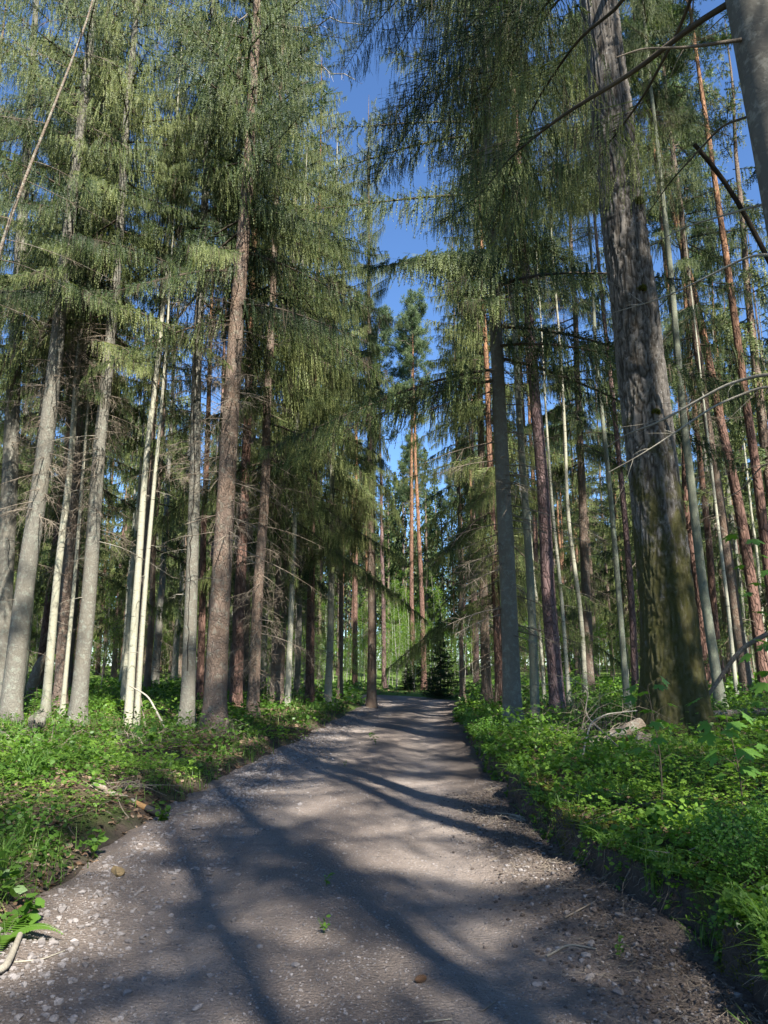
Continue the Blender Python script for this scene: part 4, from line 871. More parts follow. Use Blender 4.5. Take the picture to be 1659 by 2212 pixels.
while cnt < 320 and tries < 60000:
    tries += 1
    y = 17 + 78 * r.random() ** 1.25; x = (r.random() * 2 - 1) * (.62 * y + 4)
    cxr = float(np.interp(y, CL[:83, 1], CL[:83, 0])) if y < 33 else 1.2 + (y - 33) * .08
    if abs(x - cxr) < (4.2 if y < 38 else 0) or float(bend_d(x, y)) < 2.6: continue
    sx = scr(x, y)
    if y < 22 and abs(x) < 9: continue
    if y < 24 and sx > 1280 and sx < 1650 and r.random() < .5: continue
    gap = 770 < sx < 985
    if gap and (y < 46 or r.random() < .45): continue
    if 690 < sx < 1040 and y > 40 and r.random() < .62: continue
    if 2.5 < x < 15 and 29 < y < 52 and r.random() < .9: continue
    kind = r.choice(['S', 'P', 'T'], p=[.66, .20, .14])
    if gap or (y > 30 and 690 < sx < 1060): kind = 'P'

    if kind == 'T' and y > 50: continue
    if not clear(x, y, 2.3 if y < 32 else (2.0 if kind != 'T' else 1.2)): continue
    BG.append((x, y)); sd_ = 1 if x > cxr else -1; fz = 1 if y > (40 if kind == 'S' else 48) else 0
    if kind == 'T': fz = 0
    nm, lab, grp = GRP[(kind, sd_, fz)]; z = gz(x, y); s = .75 + .5 * r.random()
    rt = root(nm, (x, y, z), lab, 'tree', grp, r.random() * 6.283)
    if kind == 'S':
        H = 21 + 8 * r.random(); h0 = 2.6 + 4.5 * r.random() ** 1.3
        if r.random() < .3: H = 11 + 6 * r.random(); s *= .6; h0 = 2.4 + 1.2 * r.random()
        ob('trunk', TR[['brown', 'grey', 'brown'][cnt % 3]][cnt % 2], rt, scale=(s, s, H / 26))
        ob('crown', (CR_HI if y < 22 else CR_LO)[cnt % 3], rt, (0, 0, h0), (0, 0, r.random() * 6), ((.75 + .45 * r.random()) * (.72 if H < 18 else 1),) * 2 + ((H - h0) / 18,))
    elif kind == 'P':
        H = 24 + 5 * r.random()
        ob('trunk', TR[['red', 'purple', 'red'][cnt % 3]][cnt % 2], rt, scale=(s, s, H / 26))
        ob('crown', CR_PI[cnt % 3], rt, (0, 0, H * .68), (0, 0, r.random() * 6), (1, 1, H * .32 / 8))
    else:
        ob('trunk', TR['pale'][cnt % 2], rt, scale=(s, s, .6 + .4 * r.random()))
        for q in range(5): ob('dead_branch', DEADM['twig_pale'][r.integers(0, 4)], rt, (0, 0, 1.5 + 1.6 * q), (0, 0, r.random() * 6.3), (.6,) * 3)
    cnt += 1; ns[kind] += 1
print('faces', [len(m_.polygons) for m_ in CR_HI + CR_LO + CR_PI]); print('background trees', cnt, ns)
# unseen spruces added around the viewpoint for the shade they cast
for i, (x, y, h0, cs) in enumerate([(-3.9, 1.9, 10.5, 1.0), (4.0, .2, 11.5, .95), (-3.4, -4.5, 9.5, .9), (5.2, -6.8, 8, .8), (9.0, -5, 8, 1), (5.2, -10, 6, 1.1), (9.5, -8, 9, 1), (8.5, 1, 9, .9), (7.5, 5.8, 10, 1.1), (11, -2, 8, 1),
        (-5.6, -8, 8, .9), (-5.2, -3, 9, .85), (2.6, -13, 7, 1.0), (12.5, 6.5, 9, .9), (8.8, 9.8, 11, .75), (14, 1, 8, 1), (-7.2, 1.5, 10, .9), (-8.5, 6.5, 10, .9), (-3.8, -15, 7, 1.), (12.8, 12.5, 9, .9), (4.8, -14, 8, 1), (7.8, -13, 7, 1), (9.5, 4.5, 9, .9), (-10.5, 11.5, 9, .9)]):
    rt = root('spruce_tree', (x, y, gz(x, y)), 'unseen tall spruce added beside or behind the viewpoint to shade the road', 'tree', 'unseen shade spruces around the viewpoint', i * 1.3)
    Hs = 31 if x > 0 else 26
    ob('trunk', TR['brown'][i % 2], rt, scale=(1, 1, Hs / 26)); ob('crown', CR_SP[i % 3], rt, (0, 0, h0), (0, 0, i * 2.1), (cs * 1.08, cs * 1.08, (Hs - h0) / 18))

r = np.random.default_rng(12); g = G(); n = 0
while n < 420:
    y = 92 + 75 * r.random(); x = (r.random() * 2 - 1) * (.75 * y); z = gz(x, y); H = 22 + 8 * r.random(); n += 1
    tube(g, [(x, y, z), (x + .1, y, z + H * .6), (x, y, z + H)], [.2, .14, .03], 5, 0, cap=False)
    h0 = 3 + 8 * r.random(); m = 330; f = r.random(m); a = r.random(m) * 6.283; rr_ = 3.2 * (1 - f) ** .8 * r.random(m) ** .5
    chevrons(g, np.stack([x + rr_ * np.cos(a), y + rr_ * np.sin(a), z + h0 + (H - h0) * f], 1), np.array([0, 0, -1.]) + r.normal(size=(m, 3)) * .5, np.full(m, .9), 3, .3, 1, .45 + .12 * r.normal(size=m), r)
m = 9000; y = 80 + 60 * r.random(m); x = (r.random(m) * 2 - 1) * .75 * y
chevrons(g, np.stack([x, y, ground_z(x, y) + 4.5 * r.random(m)], 1), r.normal(size=(m, 3)), np.full(m, .8), 3, .28, 2, .5 + .15 * r.normal(size=m), r)
tag(ob('far_wood', g.mesh('far_wood', ['brown', 'needles', 'birch_leaves'])), 'distant wood closing the view beyond the road end', 'wood', kind='stuff')

# ------------------------------------------------------------------ undergrowth far back: birches, young spruces
YB = [young_birch('young_birch', s, h, n) for s, h, n in ((1, 4.8, 2600), (2, 3.4, 2000), (3, 6.2, 3000))]
r = np.random.default_rng(91); k = 0
while k < 170:
    y = 30 + 42 * r.random() ** 1.2; x = (r.random() * 2 - 1) * (.5 * y) if k % 2 else 1 + 7 * r.normal()
    if abs(x - 1.2) < 4 and y < 42 or float(bend_d(x, y)) < 2.4: continue
    sx = scr(x, y); 
    if not (600 < sx < 1010) and r.random() < .72: continue
    if y < 44 and 760 < sx < 1000: continue
    c = 780 < sx < 960; sd_ = 'at the sunny end of the road' if 600 < sx < 1000 else ('under the trees on the left' if sx < 600 else 'under the trees on the right')
    s = .7 + .6 * r.random(); o = ob('young_birch', YB[k % 3], None, (x, y, gz(x, y) - .05), (0, 0, r.random() * 6.3), (s, s, s))
    tag(o, 'light-green young birch ' + sd_, 'young tree', 'young birches ' + sd_); k += 1
def young_spruce(seed, H, Rb):
    r = np.random.default_rng(seed); g = G(); tube(g, [(0, 0, -.1), (0, 0, H)], [.05, .005], 6, 0); z = .15
    while z < H - .1:
        L = Rb * (1 - z / H) ** .9 * (.75 + .4 * r.random()) + .08; A = bough_axis((0, 0, z), r.random() * 6.283, L, .05, .25, .25, r)
        bough(g, A, r, 1.2, .4, .04, .5, .35, .012, dead=0); z += .022 * H / 4
    return g.mesh('young_spruce', ['twig_dark', 'needles_dark'])
ysp = young_spruce(5, 4.2, 1.15)
P = at_y(952, 1490, 37); tag(ob('young_spruce', ysp, None, (P[0], 37, gz(P[0], 37))), 'dark bushy young spruce right of the road end', 'young spruce')
P = at_y(915, 1480, 48); tag(ob('young_spruce', ysp, None, (P[0], 48, gz(P[0], 48)), (0, 0, 2), (.8, .8, .75)), 'smaller young spruce in the birch thicket beyond the bend', 'young spruce')
P = at_y(880, 1480, 46); tag(ob('young_spruce', ysp, None, (P[0], 46, gz(P[0], 46)), (0, 0, 4), (.6, .6, .4)), 'low young spruce left of the bushy dark one', 'young spruce')

# ------------------------------------------------------------------ leaning and broken trees
def stem(name, pts, r0, r1, mats, label, cat, group=None, sides=10, extra=None, smooth_pts=True):
    P = np.array(pts, float); o0 = P[0].copy(); rt = None
    P = P - o0; k = max(14, len(P) * 5); s = np.r_[0, np.cumsum(np.linalg.norm(np.diff(P, axis=0), axis=1))]; q = np.linspace(0, s[-1], k)
    P = np.stack([np.interp(q, s, P[:, i]) for i in range(3)], 1)
    for _ in range(2): P[1:-1] = (P[:-2] + 2 * P[1:-1] + P[2:]) / 4
    g = G(); sd0 = len(name) + o0[0] * 3
    tube(g, P, np.linspace(r0, r1, k), sides, 0, fn=lambda R_, th, P_: R_ * (1 + .10 * noise(np.cos(th)[None] * 2, np.sin(th)[None] * 2, (P_.sum(1) * 5)[:, None] + sd0)))
    if extra: extra(g, P)
    return tag(ob(name, g.mesh(name, list(mats), True), None, o0), label, cat, group)
r = np.random.default_rng(66)
def G3(x, y, dz=0): return (x, y, gz(x, y) + dz)
p1 = at_y(-90, 900, 12.5)
stem('leaning_dead_tree', [(p1[0] - 1.6, 12.5, gz(p1[0] - 1.6, 12.5) - .1), p1, at_y(0, 535, 12.5), at_y(60, 370, 12.5), at_y(115, 235, 12.5), at_y(160, 120, 12.5), at_y(200, 15, 12.5), at_y(230, -150, 12.5)], .05, .015, ('log',),
     'thin pale dead tree leaning to the right at the upper left', 'tree', extra=lambda g, P: [dead_bough(g, bough_axis(P[k_], r.random() * 6.283, .8 + 1.4 * r.random(), .1, .3, .1, r, 6), r, 0, 18, .005, .4, .01) for k_ in range(14, 38)])
stem('mossy_snag', [(6.6, 9.2, gz(6.6, 9.2)), at_y(1700, 640, 9.2), at_y(1600, 445, 9.2), at_y(1560, 380, 9.2), at_y(1500, 312, 9.2)], .042, .03, ('old',), 'broken-topped mossy stem leaning left at the upper right', 'snag', sides=14)
stem('leaning_pole', [G3(5.2, 13, -.02), at_y(1600, 1400, 12.6), at_y(1659, 1368, 12.4), at_y(1760, 1320, 12.2)], .03, .045, ('log',), 'dark brown dead pole leaning to the right behind the old mossy trunk', 'dead pole')
P = at_y(60, 1462, 21); stem('dead_log', [G3(P[0], 21, .0), at_y(85, 1435, 21), at_y(104, 1416, 21), at_y(118, 1400, 21)], .16, .12, ('log',), 'thick dark log slanting up between the trunks at far left', 'fallen trunk', sides=14)
P = at_y(361, 1532, 15.2); P2 = at_y(280, 1481, 15.6)
stem('leaning_stick', [(P[0], 15.2, gz(P[0], 15.2)), at_y(320, 1503, 15.4), P2], .025, .012, ('twig_pale',), 'pale broken stick slanting against the foot of the sunlit pair of stems', 'stick')
P = at_y(318, 1530, 15.7); stem('leaning_stick', [(P[0], 15.7, gz(P[0], 15.7)), at_y(303, 1500, 15.7)], .018, .01, ('twig',), 'short brown stick propped beside the sunlit pair of stems', 'stick')
# logs by the old trunk
z_ = gz(5.9, 12.6)
stem('fallen_log', [G3(5.55, 12.9, .07), G3(6.5, 12.8, .07), G3(8.3, 12.6, .08)], .075, .065, ('log',), 'pale peeled log lying right of the old mossy trunk', 'fallen log', sides=14)
P = at_y(1262, 1590, 10.6); Q = at_y(1382, 1540, 10.9)
stem('mossy_log', [G3(P[0], 10.6, .03), G3((P[0] + Q[0]) / 2, 10.7, .12), (Q[0], 10.9, gz(Q[0], 10.9) + .22)], .065, .10, ('log',), 'mossy broken log leaning on the left foot of the old trunk', 'fallen log', sides=14)
stem('dead_branch', [at_y(1255, 1590, 9.6) * [1, 1, 0] + [0, 0, gz(at_y(1255, 1590, 9.6)[0], 9.6)], at_y(1275, 1560, 9.8), at_y(1310, 1542, 10.1), at_y(1375, 1535, 10.5)], .012, .007, ('twig_pale',), 'arched pale branch left of the old mossy trunk', 'branch')
stem('dead_branch', [G3(2.95, 9.2), at_y(1262, 1545, 9.5), at_y(1272, 1490, 9.9), at_y(1230, 1462, 10.4)], .010, .004, ('twig',), 'thin upright twiggy branch in the grass left of the old mossy trunk', 'branch', extra=lambda g, P: ribbons(g, P[r.integers(3, len(P), 30)][:, None] + (r.normal(size=(30, 3)) * .35)[:, None] * np.linspace(0, 1, 4)[None, :, None], .006, 0, .5, r))
def brush(name, label, x, y, n, L, mats='twig', group=None, hgt=.15, wd=.008):
    rr = np.random.default_rng(int(abs(x) * 100 + y * 10)); g = G(); az = rr.random(n) * 6.283; q = np.linspace(0, 1, 6)
    ln = L * (.4 + .8 * rr.random(n)); b = rr.normal(size=(n, 3)) * np.array([.25, .18, 0]) * L
    z0 = ground_z(x + b[:, 0], y + b[:, 1]) - gz(x, y)
    P = b[:, None] + np.stack([np.cos(az), np.sin(az) * .6, .0 * az], 1)[:, None] * (ln[:, None] * q[None])[..., None] + rr.normal(size=(n, 1, 3)) * (.12 * q ** 2)[None, :, None]
    P[..., 2] = z0[:, None] + .02 + hgt * (np.sin(q * 2.6)[None] * (.2 + rr.random((n, 1))))
    for k_ in range(min(n, 10)): tube(g, P[k_], np.linspace(wd * 1.2, .002, 6), 5, 0)
    ribbons(g, P, wd, 0, .5, rr)
    i = rr.integers(0, n, n * 4); j = rr.integers(2, 6, n * 4); d = rr.normal(size=(n * 4, 3)) * .3 * L
    ribbons(g, P[i, j][:, None] + d[:, None] * np.linspace(0, .6, 3)[None, :, None], wd * .5, 0, .5, rr)
    return tag(ob(name, g.mesh(name, [mats]), None, (x, y, gz(x, y))), label, 'brushwood', group)
P = at_y(1290, 1540, 11); brush('brushwood', 'tangle of dead branches left of the old mossy trunk', P[0], 11.2, 26, 1.1, hgt=.5)
P = at_y(1200, 1500, 15.5); brush('brushwood', 'brown brushwood heap at the foot of the dark purplish pine', P[0], 15.5, 40, 1.2, hgt=.5)
P = at_y(60, 1555, 11.5); brush('brushwood', 'dry bent twigs among plants near the left picture edge', P[0], 11.5, 24, .8, hgt=.35)
P = at_y(620, 1510, 15); brush('brushwood', 'brown dry bracken heap beside the thickest left trunk', P[0] - 1.1, 14.6, 30, .5, hgt=.3)
P = at_y(215, 1570, 12.5); brush('brushwood', 'brown fallen spruce twigs in front of the left trunks', P[0] + .6, 13, 30, .8, hgt=.22)
P = at_y(250, 1700, 8.5); brush('brushwood', 'dry grass stalks and twigs just behind the charred log', P[0], 8.6, 18, .35, 'twig', None, .12, .005)
# ivy-like lump of roots at far left
g = G(); V, F = stone_proto(4, 3); V = V * np.array([.20, .16, .42]) * (1 + .3 * noise(V[:, 0] * 3, V[:, 1] * 3, V[:, 2] * 3))[:, None]; g.add(V, F)
P = at_y(80, 1525, 14.2); tag(ob('stump', g.mesh('stump', ['grey'], True), None, (P[0], 14.2, gz(P[0], 14.2) + .22)), 'small hunched grey stump beside the leaning thick grey spruce', 'stump')
# stump by the old trunk's left foot
g = G(); tube(g, [(0, 0, -.1), (0, 0, .05), (.01, 0, .16), (.03, 0, .27)], [.17, .14, .12, .09], 18, 0, fn=lambda R_, th, P_: R_ * (1 + .18 * noise(np.cos(th)[None] * 2, np.sin(th)[None] * 2, P_[:, 2][:, None] * 8)))
P = at_y(1388, 1590, 9.8); tag(ob('stump', g.mesh('stump', ['log'], True), None, (P[0], 9.8, gz(P[0], 9.8))), 'low pale mossy stump in front of the old trunk, behind maple leaves', 'stump')

# ------------------------------------------------------------------ saplings and plants near the road
def maple(x, y, H, label, seed, nl=14, size=.12, leanx=0., azc=None):
    r = np.random.default_rng(seed); z = gz(x, y); rt = root('maple_sapling', (x, y, z), label, 'sapling', 'maple saplings')
    q = np.linspace(0, 1, 8); P = np.stack([leanx * q ** 2 + .02 * np.sin(q * 5), .03 * np.sin(q * 4 + 1), H * q], 1)
    g = G(); tube(g, P, np.linspace(.007, .003, 8), 6, 0); C = []; U = []; Z = []
    for i in range(nl):
        s = .35 + .65 * (i / (nl - 1)); b = np.array([np.interp(s, q, P[:, k]) for k in range(3)]); az = (i % 2) * math.pi + (i // 2) * 1.57 + .4 * r.normal()
        d = np.array([math.cos(az), math.sin(az), .35 + .3 * r.random()]); L = .10 + .10 * r.random(); e = b + d * L
        tube(g, [b, b + d * L * .5 + [0, 0, .01], e], [.002, .0018, .0014], 4, 0, cap=False); C.append(e); U.append(np.array([math.cos(az) * .55, math.sin(az) * .55 - .25, 1.]) + r.normal(size=3) * .18); Z.append(az)
    ob('stem', g.mesh('stem', ['twig_dark'], True), rt); g = G()
    leaves(g, np.array(C), size * (.75 + .45 * r.random(nl)), r, 'maple', 0, .5 + .18 * r.normal(size=nl), az=np.array(Z), up=np.array(U), fold=.22)
    ob('leaves', g.mesh('leaves', ['maple_leaf']), rt)
P = at_y(1425, 1640, 6.6); maple(P[0], 6.6, .98, 'small maple sapling in front of the left foot of the old trunk', 1, 14, .115, -.05)
P = at_y(1600, 1700, 6.0); maple(P[0], 6.0, .80, 'bright maple sapling right of the old trunk with a bare leaning stem', 2, 18, .13, -.06)
maple(at_y(1700, 1600, 6.2)[0], 6.2, 1.3, 'maple sapling half outside the right picture edge', 3, 12, .13, -.12)
maple(at_y(1720, 1500, 7.2)[0], 7.2, 2.25, 'tall thin maple sapling reaching in from the right picture edge', 7, 16, .12, -.35)
P = at_y(590, 1560, 11.5); maple(at_y(560, 1600, 11.8)[0] - 1.9, 12.3, .5, 'little maple sapling among herbs near the left sunlit stems', 5, 9, .11)
def rowan(x, y, H, label, seed, nl=10):
    r = np.random.default_rng(seed); rt = root('rowan_sapling', (x, y, gz(x, y)), label, 'sapling', 'rowan saplings'); q = np.linspace(0, 1, 7)
    P = np.stack([.1 * q ** 2 * (r.random() - .5), .05 * q, H * q], 1); g = G(); tube(g, P, np.linspace(.008, .003, 7), 6, 0); C, Z, U, Sz = [], [], [], []
    for i in range(nl):
        s = .45 + .55 * i / nl; b = np.array([np.interp(s, q, P[:, k]) for k in range(3)]); az = i * 2.4 + r.random(); d = np.array([math.cos(az), math.sin(az), .25]); L = .2 + .08 * r.random()
        A = b + d * L * q[:, None] - np.array([0, 0, .12]) * q[:, None] ** 2 * L / .2; tube(g, A, .0018, 4, 0, cap=False)
        for j in range(6):
            f = .25 + .13 * j; c = np.array([np.interp(f, q, A[:, k]) for k in range(3)])
            for sg in (-1, 1): C.append(c); Z.append(az + sg * 1.15); U.append((.2 * math.cos(az), .2 * math.sin(az), 1)); Sz.append(.055)
        C.append(A[-1]); Z.append(az); U.append((0, 0, 1.)); Sz.append(.055)
    ob('stem', g.mesh('stem', ['twig_dark'], True), rt); g = G(); leaves(g, np.array(C), np.array(Sz), r, 'leaflet', 0, .5 + .15 * r.normal(size=len(C)), az=np.array(Z), up=np.array(U, float)); ob('leaves', g.mesh('leaves', ['maple_leaf']), rt)
for i, (px, yy_, H, lab) in enumerate([(1262, 12.2, 1.15, 'rowan sapling with feathery leaves in front of the mottled sunlit stem'), (1245, 13.4, 1.5, 'taller rowan sapling behind the feathery roadside one'), (1300, 12.8, .8, 'low rowan sapling left of the old mossy trunk'), (75, 13.6, .9, 'rowan sapling at the foot of the far left trunks'), (1420, 7.4, .42, 'tiny rowan seedling in the herbs below the old trunk')]):
    rowan(at_y(px, 1520, yy_)[0], yy_, H, lab, 30 + i, 12 if H > .5 else 6)
def bush(x, y, rad, H, label, seed, n=1500, ls=.019):
    r = np.random.default_rng(seed); rt = root('bilberry_bush', (x, y, gz(x, y)), label, 'bush', 'bilberry bushes'); g = G(); k = 46
    az = r.random(k) * 6.283; rr = rad * r.random(k) ** .5; q = np.linspace(0, 1, 5); top = np.stack([rr * np.cos(az), rr * np.sin(az), H * (.6 + .5 * r.random(k)) * (1 - .35 * (rr / rad) ** 2)], 1)
    P = top[:, None] * np.stack([q ** 1.2, q ** 1.2, q], 1)[None] + r.normal(size=(k, 5, 3)) * .012; P[:, 0, 2] = -.04; ribbons(g, P, .005, 0, .5, r); ob('stems', g.mesh('stems', ['twig_dark']), rt)
    i = r.integers(0, k, n); f = .35 + .65 * r.random(n); j = np.minimum((f * 4).astype(int), 3); fr = (f * 4 - j)[:, None]; C = P[i, j] * (1 - fr) + P[i, j + 1] * fr + r.normal(size=(n, 3)) * .028; C[:, 2] = np.abs(C[:, 2])
    g = G(); leaves(g, C, ls * (.7 + .6 * r.random(n)), r, 'oval', 0, .5 + .2 * r.normal(size=n), tilt=.7); ob('leaves', g.mesh('leaves', ['maple_leaf']), rt)
for i, (px, py, yy_, rd, H, lab) in enumerate([(1625, 1800, 4.4, .34, .42, 'dense bright bilberry bush at the right picture edge'), (1560, 1770, 4.9, .22, .28, 'smaller bilberry bush just left of the dense one'), (1655, 1700, 5.2, .25, .35, 'bilberry bush behind the dense one under the maple leaves'),
        (1060, 1600, 13.5, .4, .35, 'leafy shrublet on the lip of the right bank far up the road'), (1035, 1570, 16.5, .4, .35, 'leafy shrublet on the right bank where the road narrows')]):
    bush(at_y(px, py, yy_)[0], yy_, rd, H, lab, 60 + i, 2200 if yy_ < 6 else 900, .019 if yy_ < 6 else .03)
def tuft(x, y, n, L, label, seed, wd=.006, tint=.5, lean=.8, z=None):
    r = np.random.default_rng(seed); g = G(); b = r.normal(size=(n, 3)) * .035; b[:, 2] = 0
    blades(g, b, L * (.5 + .6 * r.random(n)), wd * np.ones(n), r, 0, tint + .2 * r.normal(size=n), lean)
    tag(ob('grass_tuft', g.mesh('grass_tuft', ['grass']), None, (x, y, (gz(x, y) if z is None else z) - .01)), label, 'grass tuft', 'grass tufts')
for i, (px, yy_, n, L, lab) in enumerate([(1405, 4.9, 45, .26, 'bright grass tuft on the lip of the right bank above the loose soil'), (1490, 4.45, 30, .30, 'spiky grass tuft growing out of the bright wood sorrel'), (1640, 3.7, 40, .42, 'long arching grass tuft at the lower right picture edge'),
        (1600, 3.45, 26, .30, 'grass tuft below the wood sorrel near the lower right corner'), (60, 8.6, 60, .52, 'tall sunlit grass clump near the left picture edge'), (95, 9.2, 50, .45, 'second tall grass clump right behind the sunlit one at left'), (20, 5.6, 60, .38, 'shaded grass clump hanging over the near left bank'),
        (60, 6.4, 50, .36, 'grass clump behind the shaded one on the near left bank'), (8, 5.0, 40, .30, 'lowest grass clump at the left picture edge'), (330, 9.4, 30, .28, 'grass tuft behind the charred log'), (1180, 10.5, 40, .30, 'long grass tuft in the middle of the right verge'), (1120, 13, 40, .34, 'grass tuft on the right verge below the greenish-grey stem'), (1225, 12.4, 40, .34, 'grass tuft on the right verge below the purplish pine')]):
    tuft(at_y(px, 1700, yy_)[0], yy_, n, L, lab, 80 + i)
def herb(x, y, n, label, seed, H=.25, size=.05, shape='oval', z=None, m='herb'):
    r = np.random.default_rng(seed); rt = root('leafy_plant', (x, y, gz(x, y) if z is None else z), label, 'plant', 'single leafy plants'); g = G(); k = 5; az = r.random(k) * 6.283; q = np.linspace(0, 1, 5)
    P = np.stack([np.cos(az)[:, None] * H * .4 * q ** 1.5, np.sin(az)[:, None] * H * .4 * q ** 1.5, H * (.7 + .4 * r.random(k))[:, None] * q[None]], -1); ribbons(g, P, .004, 0, .5, r); ob('stems', g.mesh('stems', ['grass']), rt)
    i = r.integers(0, k, n); f = .3 + .7 * r.random(n); j = np.minimum((f * 4).astype(int), 3); fr = (f * 4 - j)[:, None]; C = P[i, j] * (1 - fr) + P[i, j + 1] * fr
    g = G(); leaves(g, C, size * (.7 + .5 * r.random(n)), r, shape, 0, .5 + .15 * r.normal(size=n), tilt=.45); ob('leaves', g.mesh('leaves', [m]), rt)
for i, (px, py, yy_, H, sz, shp, lab) in enumerate([(1120, 1700, 9.2, .2, .06, 'heart', 'leafy plant overhanging the lip of the right bank'), (1380, 1850, 5.3, .22, .05, 'oval', 'leafy plant with oval leaves above the deepest part of the bank'), (1415, 1800, 5.8, .2, .07, 'heart', 'broad-leaved plant on the bank left of the bilberry bushes'),
        (200, 1830, 6.7, .2, .07, 'oval', 'broad-leaved plant on the left bank above the clay-coloured stone'), (20, 1900, 5.1, .35, .09, 'oval', 'large-leaved plant at the left picture edge'), (350, 1750, 8.0, .2, .055, 'heart', 'yellow-green plant beside the charred log'), (45, 1960, 4.85, .25, .07, 'heart', 'leafy plant hanging over the gravel at the left picture edge'),
        (120, 1560, 13, .5, .09, 'oval', 'leafy clump in front of the far left trunks'), (240, 1560, 13.6, .4, .08, 'oval', 'leafy clump between the knotted grey spruce and the sunlit stems'), (330, 1560, 13, .3, .08, 'heart', 'leafy clump below the sunlit pair of stems')]):
    herb(at_y(px, py, yy_)[0], yy_, 34, lab, 120 + i, H, sz, shp)
for i, (px, py, yy_, lab) in enumerate([(705, 1916, 0, 'tiny green seedling in the middle of the near road'), (812, 1610, 0, 'dark weedy sprout in the middle of the road'), (700, 2020, 0, 'tiny two-leaved sprout in the near road'), (745, 1655, 0, 'small weed beside the left wheel track'), (1340, 2090, 0, 'small pale-green sprout on the loose soil')]):
    a, dy, dz = ray(px, py); t_ = -CAMH / dz; herb(a * t_, dy * t_, 14, lab, 150 + i, .10 if i != 1 else .28, .028 if i != 1 else .08, 'oval', rz(a * t_, dy * t_))
def fern(x, y, label, seed, L=.35, nf=5, z=None, azs=None):
    r = np.random.default_rng(seed); g = G(); q = np.linspace(0, 1, 9)
    for k in range(nf):
        az = azs[k] if azs else k * 6.283 / nf + r.random(); A = np.stack([np.cos(az) * L * q, np.sin(az) * L * q, L * (.9 * q - .8 * q ** 2)], 1); tube(g, A, .0022, 4, 0, cap=False)
        f = np.repeat(np.linspace(.12, .97, 22), 2); C = np.stack([np.interp(f, q, A[:, i]) for i in range(3)], 1); leaves(g, C, .11 * L / .35 * (1.05 - f) + .008, r, 'leaflet', 1, .5, az=az + np.tile([1.35, -1.35], 22), up=np.tile([[.0, 0, 1.]], (44, 1)), fold=.1)
    tag(ob('fern', g.mesh('fern', ['grass', 'herb']), None, (x, y, gz(x, y) if z is None else z)), label, 'fern', 'ferns')
fern(at_y(265, 1810, 6.9)[0], 6.9, 'small fern on the left bank above the gravel', 1, .3)
fern(at_y(1430, 1985, 4.25)[0], 4.25, 'finely cut fern-like plant below the wood sorrel', 2, .2, 6)
fern(at_y(5, 2000, 4.7)[0], 4.7, 'fern fronds poking in at the left picture edge', 3, .35)
fern(at_y(1640, 2150, 3.3)[0], 3.35, 'fern-like plant in the lower right corner', 4, .25, 7)

# ------------------------------------------------------------------ stones, log, cone
def G0(px, py, z=0.): a, dy, dz = ray(px, py); t_ = (z - CAMH) / dz; return a * t_, dy * t_
def rock(px, py, sx, sy, sz, label, seed, m='stone', grp=None, tint=.7):
    x, y = G0(px, py, .03); V, F = stone_proto(seed, 2); V = V * np.array([sx, sy, sz]); V += .08 * sx * noise(V[:, 0] * 3 / sx, V[:, 1] * 3 / sy, V[:, 2] * 3 / sz)[:, None]; g = G(); g.add(V, F, 0, tint)
    z = max(rz(x, y), gz(x, y) if x < xl(np.array([y]))[0] else -1)
    tag(ob('stone', g.mesh('stone', [m]), None, (x, y, z + sz * .25), (0, 0, seed * .7)), label, 'stone', grp)
rock(252, 1893, .125, .08, .05, 'flat yellow-brown clayey stone at the left road edge', 3, 'clay')
for i, (px, py, s, lab) in enumerate([(425, 1800 - 12, .055, 'largest pale stone on the left shoulder'), (392, 1782, .048, 'pale stone just left of the largest shoulder stone'), (445, 1812, .04, 'flat pale stone below the largest shoulder stone'), (1165, 1788 + 42, .035, 'white stone at the foot of the right bank near the twig bundle'),
        (1182, 1800, .03, 'small pale stone beside the white one under the right bank'), (1278, 1990 + 60, .04, 'grey angular stone on the loose soil'), (1190, 2115 - 50, .0, ''), (1268, 2070 - 4, .035, 'pinkish stone on the loose soil below the bank'), (1162, 2110, .032, 'small pink stone left of the bright white stone'),
        (1273, 2106, .04, 'bright white stone near the lower right'), (1335, 2142, .038, 'pink stone lying below the bright white stone'), (162, 1992, .035, 'pale stone in the left foreground gravel'), (262, 2005, .033, 'grey stone in the left foreground gravel, right of the pale one'), (115, 2040, .036, 'grey stone close to the fallen stick at lower left'),
        (427, 2160, .035, 'round grey stone at the bottom of the near road'), (268 - 150, 2185, .04, 'white stone at the bottom left corner'), (640, 2075, .036, 'tilted jagged stone in the middle of the near road'), (733, 1934, .025, 'tan oval pebble beside the seedling in the road'), (365, 1996, .03, 'white pebble in the left foreground'), (783, 1992, .022, 'small white pebble right of the road middle'), (1340, 1955 + 55, .04, 'reddish stone on the soil under the bank'), (1320, 1920, .045, 'brown slab stone at the foot of the right bank')]):
    if s: rock(px, py, s, s * .8, s * .62, lab, 10 + i, 'stone', 'larger stones on the road', .3 + .6 * ((i * 37) % 10) / 10)
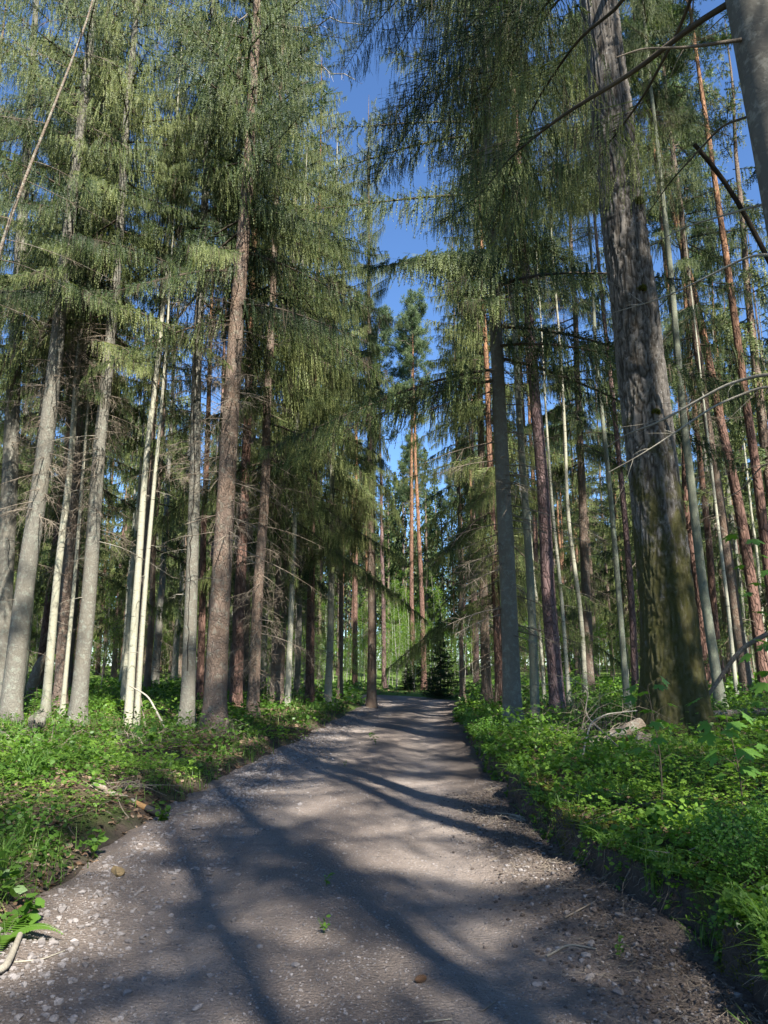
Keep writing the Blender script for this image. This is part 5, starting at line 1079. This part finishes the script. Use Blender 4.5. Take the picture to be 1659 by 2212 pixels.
# charred log
a = at_y(200, 1732, 8.6); b = at_y(352, 1723, 8.3)
za, zb = gz(a[0], 8.6) + .035, gz(b[0], 8.3) + .05
rt = root('charred_log', (a[0], 8.6, za), 'small half-barked log with a charred end lying on the left verge', 'log')
P = np.array([(0, 0, 0), (b[0] - a[0], -.3, zb - za)]); g = G(); q = np.linspace(0, .62, 10)[:, None]; tube(g, P[0] + (P[1] - P[0]) * q + .008 * noise(q * 9, 2.), np.linspace(.03, .036, 10), 12, 0); ob('bark', g.mesh('bark', ['log'], True), rt)
g = G(); q = np.linspace(.62, .78, 4)[:, None]; tube(g, P[0] + (P[1] - P[0]) * q, .032, 12, 0); ob('bare_wood', g.mesh('bare_wood', ['orangewood'], True), rt)
g = G(); q = np.linspace(.78, 1, 5)[:, None]; tube(g, P[0] + (P[1] - P[0]) * q, .037, 12, 0); ob('charred_end', g.mesh('charred_end', ['char'], True), rt)
x1, y1 = G0(8, 2105, .03); x2, y2 = G0(42, 2035, .05)
stem('stick', [(x1 - .1, y1 - .08, rz(x1, y1) + .03), (x1, y1, rz(x1, y1) + .03), ((x1 + x2) / 2, (y1 + y2) / 2, .06), (x2, y2, .09)], .022, .016, ('twig_pale',), 'short broken stick at the lower left picture edge', 'stick')
def twig_at(pts, r0, label, m='twig_pale', grp='twigs on the ground'):
    P = []
    for px, py in pts:
        x, y = G0(px, py, .02); P.append((x, y, max(rz(x, y), gz(x, y)) + r0))
    stem('fallen_twig', P, r0, r0 * .5, (m,), label, 'twig', grp, 6)
twig_at([(380, 1770), (440, 1752), (470, 1745)], .006, 'thin twig in the gravel right of the left bank')
twig_at([(915, 2200), (975, 2188)], .006, 'pale splinter at the bottom middle of the road')
twig_at([(1040, 2165), (1075, 2140)], .004, 'dark little twig near the bottom of the road', 'twig')
twig_at([(1180, 2060), (1230, 2045), (1290, 2065)], .007, 'long pale root on the loose soil')
twig_at([(30, 2085), (90, 2075), (140, 2058)], .006, 'thin twig next to the broken stick at lower left')
twig_at([(1220, 1990), (1300, 1975)], .006, 'short root piece on the soil below the bank', 'twig')
x, y = G0(1140, 1790); g = G(); r = np.random.default_rng(3)
for k in range(9):
    A = bough_axis((.05 * r.normal(), .05 * r.normal(), .01), 2.2 + .7 * r.normal(), .3 + .15 * r.random(), .35 * r.random(), .2, 0, r, 6); tube(g, A, np.linspace(.005, .0015, 6), 5, 0); dead_bough(g, A, r, 0, 6, .004, .12, .003)
tag(ob('twig_bundle', g.mesh('twig_bundle', ['twig_pale']), None, (x, y, rz(x, y))), 'small bundle of dry forked twigs at the foot of the right bank', 'twigs')
# cone
x, y = G0(907, 2120); g = G(); n = 130; i = np.arange(n); ph = i * 2.39996; s = i / n; rad = .016 * np.sin(np.clip(s * .95 + .07, 0, 1) * math.pi) ** .7; cxn = s * .062
C = np.stack([cxn - .03, rad * np.cos(ph) * .8, rad * np.sin(ph) * .8 + .016], 1); U = np.stack([-.5 * np.ones(n), np.cos(ph), np.sin(ph)], 1)
V, F = stone_proto(2, 2); g.add(V / np.abs(V).max(0) * [.030, .012, .012] + [0, 0, .016], F, 0)
nr = U / np.linalg.norm(U, axis=1)[:, None]; f = np.tile([1., 0, 0], (n, 1)); f -= nr * (f * nr).sum(1)[:, None]; f /= np.linalg.norm(f, axis=1)[:, None]; sd_ = np.cross(f, nr); sh = SH['kite'] * .011
g.add((C[:, None] + sd_[:, None] * sh[None, :, 0, None] + f[:, None] * sh[None, :, 1, None] + nr[:, None] * (sh[None, :, 1, None] * .35)).reshape(-1, 3), np.arange(n * 4).reshape(n, 4), 0)
tag(ob('spruce_cone', g.mesh('spruce_cone', ['cone']), None, (x, y, rz(x, y)), (0, 0, .5)), 'small brown spruce cone lying on the near road', 'cone')
